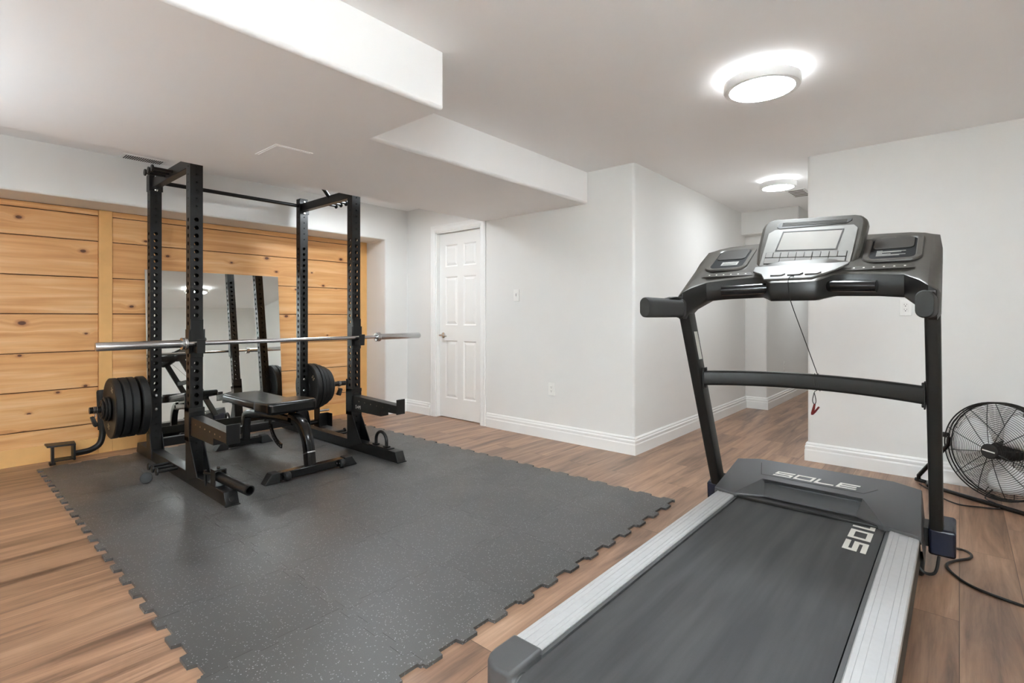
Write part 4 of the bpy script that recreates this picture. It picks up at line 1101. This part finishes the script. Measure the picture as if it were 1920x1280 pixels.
m = MB(); m.prism([(-0.168, 0.010), (0.150, 0.010), (0.166, 0.022), (0.166, 0.078), (-0.168, 0.078)], 'z', 0.0035, 0.0044, PMx); m.build('key_bed', M['tray'], fpl, smooth=0)
for i in range(10): pkey(-0.166 + i * 0.0331, -0.1685 + (i + 1) * 0.0331, 0.048, 0.076)
for i in range(5): pkey(-0.166 + i * 0.0662, -0.1685 + (i + 1) * 0.0662, 0.013, 0.044)
m = MB(); m.prism([(-0.150, 0.232), (-0.135, 0.222), (0.140, 0.236), (0.158, 0.250), (0.158, 0.262), (-0.140, 0.262)], 'z', -0.001, 0.0018, PMx); vg = m.build('speaker_grille', M['tray'], pod, bevel=0.001)
m = MB()
for i in range(5): m.box(-0.128, 0.140, 0.2385 + i * 0.0046, 0.2405 + i * 0.0046, 0.0015, 0.0032, PMx)
m.build('grille_slats', M['console'], vg, smooth=0)
# foam-covered handles pointing at the user, pulse grips on the belly
for sg, xc in ((-1, -0.474), (1, 0.466)):
    m = MB(); prf = rrect(0.048, 0.088, 0.0235, 6)
    cz = 1.157
    m.loft([[(xc + a * k, TY(y), cz + b * k) for a, b in prf] for y, k in ((2.44, 1.0), (2.08, 1.0), (2.052, 0.985), (2.045, 0.90))]); hd = m.build('handle', M['grip'], t, smooth=40)
    m = MB(); m.prism(rrect(0.051, 0.094, 0.025, 5), 'y', TY(2.405), TY(2.435), Matrix.Translation((xc, 0, cz))); m.build('handle_collar', M['console_dark'], hd, bevel=0.002)
    m = MB(); m.prism([(TY(2.40), cz + 0.043), (TY(2.40), cz + 0.055), (TY(2.33), cz + 0.053), (TY(2.27), cz + 0.045)], 'x', xc - 0.018, xc + 0.018); m.build('handle_button', M['console_dark'], hd, bevel=0.002)
    x0, x1 = (-0.098 + 0.022, -0.285) if sg < 0 else (0.118 + 0.02, 0.305)
    m = MB(); m.tube([(x0, TY(2.485), 1.243), (x0 + sg * 0.02, TY(2.470), 1.243), (x1, TY(2.445), 1.236)], 0.0235, 18, radii=[0.022, 0.0235, 0.0235]); m.build('pulse_grip', M['black_gloss'], t)
# power cord across the floor
m = MB()
m.tube(spline([(TCX * 0 + 0.49, TY(3.11), 0.05), (0.545, TY(3.26), 0.006), (0.585, TY(3.235), 0.006), (0.585, TY(3.17), 0.006), (0.53, TY(3.085), 0.006), (0.505, TY(3.01), 0.006), (0.535, TY(2.915), 0.006), (0.60, TY(2.835), 0.006), (0.735, TY(2.78), 0.006), (1.0, TY(2.72), 0.006), (1.5, TY(2.65), 0.006)], 7), 0.0055, 8)
lab(m.build('power_cord', M['cord'], t), 'black power cord on the floor')
m = MB(); m.tube(spline([(0.405, TY(2.80), 0.085), (0.43, TY(2.77), 0.045), (0.47, TY(2.80), 0.04), (0.482, TY(2.86), 0.09)], 6), 0.006, 8); m.build('cable_loop', M['cord'], t)

# ------------------------------------------------------------------ safety lanyard hanging from the console
ly = thing('safety_lanyard', 'thin black lanyard with red clip hanging from console over treadmill crossbar', 'lanyard', (-0.53, 2.46, 1.28))
lx, lyy, lz = -0.53, 2.46, 1.28
kx, ky, kz = TCX, 2.0, 0.0
bx = -0.506; bu = (bx - TCX + 0.002) / 0.452; by_ = 2.0 + upy(bz_) + 0.085 * (1 - bu * bu) - 0.005; bzt = bz_ + 0.012 * (1 - bu * bu)
def LP(x, y, z): return (x - lx, y - lyy, z - lz)
m = MB()
m.tube(spline([LP(-0.535, 2.452, 1.290), LP(-0.545, 2.428, 1.286), LP(-0.548, 2.414, 1.262), LP(-0.545, 2.412, 1.225), LP(-0.537, 2.425, 1.17), LP(-0.537 + (bx + 0.549) * 0.5, 2.425 + (by_ - 2.445) * 0.5, 1.17 + (bzt - 1.132) * 0.5), LP(bx + 0.012, by_ - 0.020, bzt + 0.038)], 6), 0.0020, 6)
m.tube([LP(bx - 0.006 + 0.014 * (a / 360), by_ + 0.0215 * math.cos(R(a)) * 1.0, bzt + 0.040 * math.sin(R(a))) for a in range(0, 721, 30)], 0.0018, 6)
m.tube(spline([LP(bx + 0.004, by_ - 0.020, bzt - 0.038), LP(bx - 0.002, by_ - 0.020, bzt - 0.05), LP(bx - 0.008, by_ - 0.020, bzt - 0.085), LP(bx, by_ - 0.020, bzt - 0.100), LP(bx + 0.006, by_ - 0.020, bzt - 0.085), LP(bx, by_ - 0.020, bzt - 0.05)], 5), 0.0018, 6)
m.build('string', M['cord'], ly)
m = MB(); q = frame_m(LP(bx, by_ - 0.020, bzt - 0.100), (0.78, 0, 0), (0, 0, 0.78), (0, -1, 0))
m.prism([(-0.004, 0.002), (0.006, 0.002), (0.002, -0.030), (-0.006, -0.062), (-0.018, -0.066), (-0.018, -0.052)], 'z', -0.005, 0.005, q)
m.build('clip_jaw', M['red'], ly, bevel=0.002)
m = MB(); m.prism([(0.020, -0.010), (0.028, -0.016), (0.006, -0.050), (-0.006, -0.064), (-0.014, -0.066), (-0.004, -0.044)], 'z', -0.005, 0.005, q)
m.build('clip_jaw', M['red'], ly, bevel=0.002)

# ------------------------------------------------------------------ floor fan
FN = Vector((-0.53, -0.845, 0.06)).normalized(); FU = Vector((0, 0, 1)).cross(FN).normalized(); FV = FN.cross(FU)
FC = Vector((0.185, 4.21, 0.318)); FR_ = 0.283
fan = thing('floor_fan', 'black wire-cage floor fan with pale blades beside the right wall', 'fan', (FC.x, FC.y, 0.0))
def FP(a, b, c): 
    p = FC + FU * a + FV * b + FN * c; return p - Vector((FC.x, FC.y, 0))
def circ(r, c, n=48): return [FP(r * math.cos(2 * PI * k / n), r * math.sin(2 * PI * k / n), c) for k in range(n)]
def dome(r, f=1): return f * (0.035 + 0.06 * (1 - (r / FR_) ** 2))
for nm, f in (('front_grille', 1), ('rear_grille', -1)):
    m = MB(); nr = 22
    for i in range(nr):
        r = 0.055 + (FR_ - 0.06) * i / (nr - 1); m.tube(circ(r, dome(r, f)), 0.0013, 4, closed=True)
    for k in range(12):
        a = 2 * PI * k / 12 + 0.2
        m.tube([FP(r * math.cos(a), r * math.sin(a), dome(r, f) - 0.002 * f) for r in (0.045, 0.11, 0.18, 0.24, FR_)], 0.0020, 5)
    m.build(nm, M['wire'], fan)
m = MB(); 
for c in (-0.03, 0.0, 0.032): m.tube(circ(FR_, c, 64), 0.0045, 6, closed=True)
m.build('cage_rim', M['wire'], fan)
FM = frame_m(FP(0, 0, 0), FU, FV, FN)
m = MB(); m.lathe([(0, 0.094), (0.040, 0.096), (0.044, 0.100), (0.040, 0.105), (0, 0.106)], 28, FM); hb = m.build('badge', M['slot'], fan)
m = MB(); m.box(-0.032, 0.032, -0.0035, 0.0035, 0.106, 0.1068, FM @ Matrix.Rotation(R(-6), 4, 'Z')); lab(m.build('badge_bar', M['mark'], hb, smooth=0), 'pale bar on the badge')
for k in range(3):
    a0 = 2 * PI * k / 3 + 0.75
    m = MB(); rows_ = []
    for i in range(9):
        r = 0.045 + (0.245 - 0.045) * i / 8
        wd = 0.18 + 0.62 * math.sin(min(1, i / 6) * PI / 2) - (0.12 if i == 8 else 0)
        row = []
        for j in range(7):
            u = -1 + j / 3; a = a0 + u * wd * 0.85 / (0.5 + r * 3.2)
            row.append(FP(r * math.cos(a), r * math.sin(a), 0.028 * u * (1 - 0.35 * i / 8) + 0.006 * (1 - u * u)))
        rows_.append(row)
    V = [p for r_ in rows_ for p in r_]; F = [(i * 7 + j, i * 7 + j + 1, (i + 1) * 7 + j + 1, (i + 1) * 7 + j) for i in range(8) for j in range(6)]
    m.add(V, F); b = m.build('blade', M['blade'], fan, smooth=60)
    s_ = b.modifiers.new('thick', 'SOLIDIFY'); s_.thickness = 0.0025
m = MB(); m.lathe([(0, 0.03), (0.045, 0.03), (0.05, 0.02), (0.05, -0.02), (0.04, -0.03), (0.055, -0.035), (0.062, -0.06), (0.06, -0.14), (0.045, -0.155), (0, -0.157)], 24, FM); m.build('motor', M['slot'], fan)
# stand: side arms down to a floor frame
A1, A2 = FP(-FR_ - 0.012, 0.03, 0.0), FP(FR_ + 0.012, 0.03, 0.0)
def gl(p, h=0.014): return Vector((p[0], p[1], h))
fb = -FN; fb = Vector((fb.x, fb.y, 0)).normalized()
for A, s in ((A1, -1), (A2, 1)):
    lat = Vector((FU.x, FU.y, 0)).normalized() * s
    foot = gl(A) - fb * 0.03 + lat * 0.15; A = A - lat * 0.05 + FN * 0.05 if s < 0 else A
    m = MB(); m.tube([A, A + lat * 0.006 + Vector((0, 0, -0.05)), foot + Vector((0, 0, 0.03)), foot], 0.0125, 10)
    m.build('stand_arm', M['black_gloss'], fan)
m = MB()
lat = Vector((FU.x, FU.y, 0)).normalized()
L0 = gl(A1) - lat * 0.15 - fb * 0.03; R0 = gl(A2) + lat * 0.15 - fb * 0.03
m.tube([L0 - lat * 0.02, L0 + lat * 0.05, L0 + lat * 0.1 - fb * 0.06, R0 - lat * 0.1 - fb * 0.06, R0 - lat * 0.05, R0 + lat * 0.02], 0.0125, 10)
m.build('floor_frame', M['black_gloss'], fan)
for A, s in ((A1, -1), (A2, 1)):
    m = MB(); m.lathe([(0, -0.012), (0.017, -0.012), (0.017, 0.018), (0, 0.018)], 16, frame_m(A, FV, FN, FU * s)); m.build('pivot_knob', M['slot'], fan)
def WF(x, y): return (x - FC.x, y - FC.y, 0.006)
m = MB(); m.tube(spline([(0.05, 0.14, 0.20), (0.0, 0.17, 0.08), WF(0.12, 4.30), WF(0.16, 4.20), WF(0.18, 4.13), WF(0.165, 4.085), WF(0.09, 4.055), WF(0.0, 4.03), WF(-0.075, 4.10), WF(-0.13, 4.22), WF(-0.2, 4.35)], 7), 0.004, 7)
lab(m.build('power_cord', M['cord'], fan), 'thin black cord on the floor')
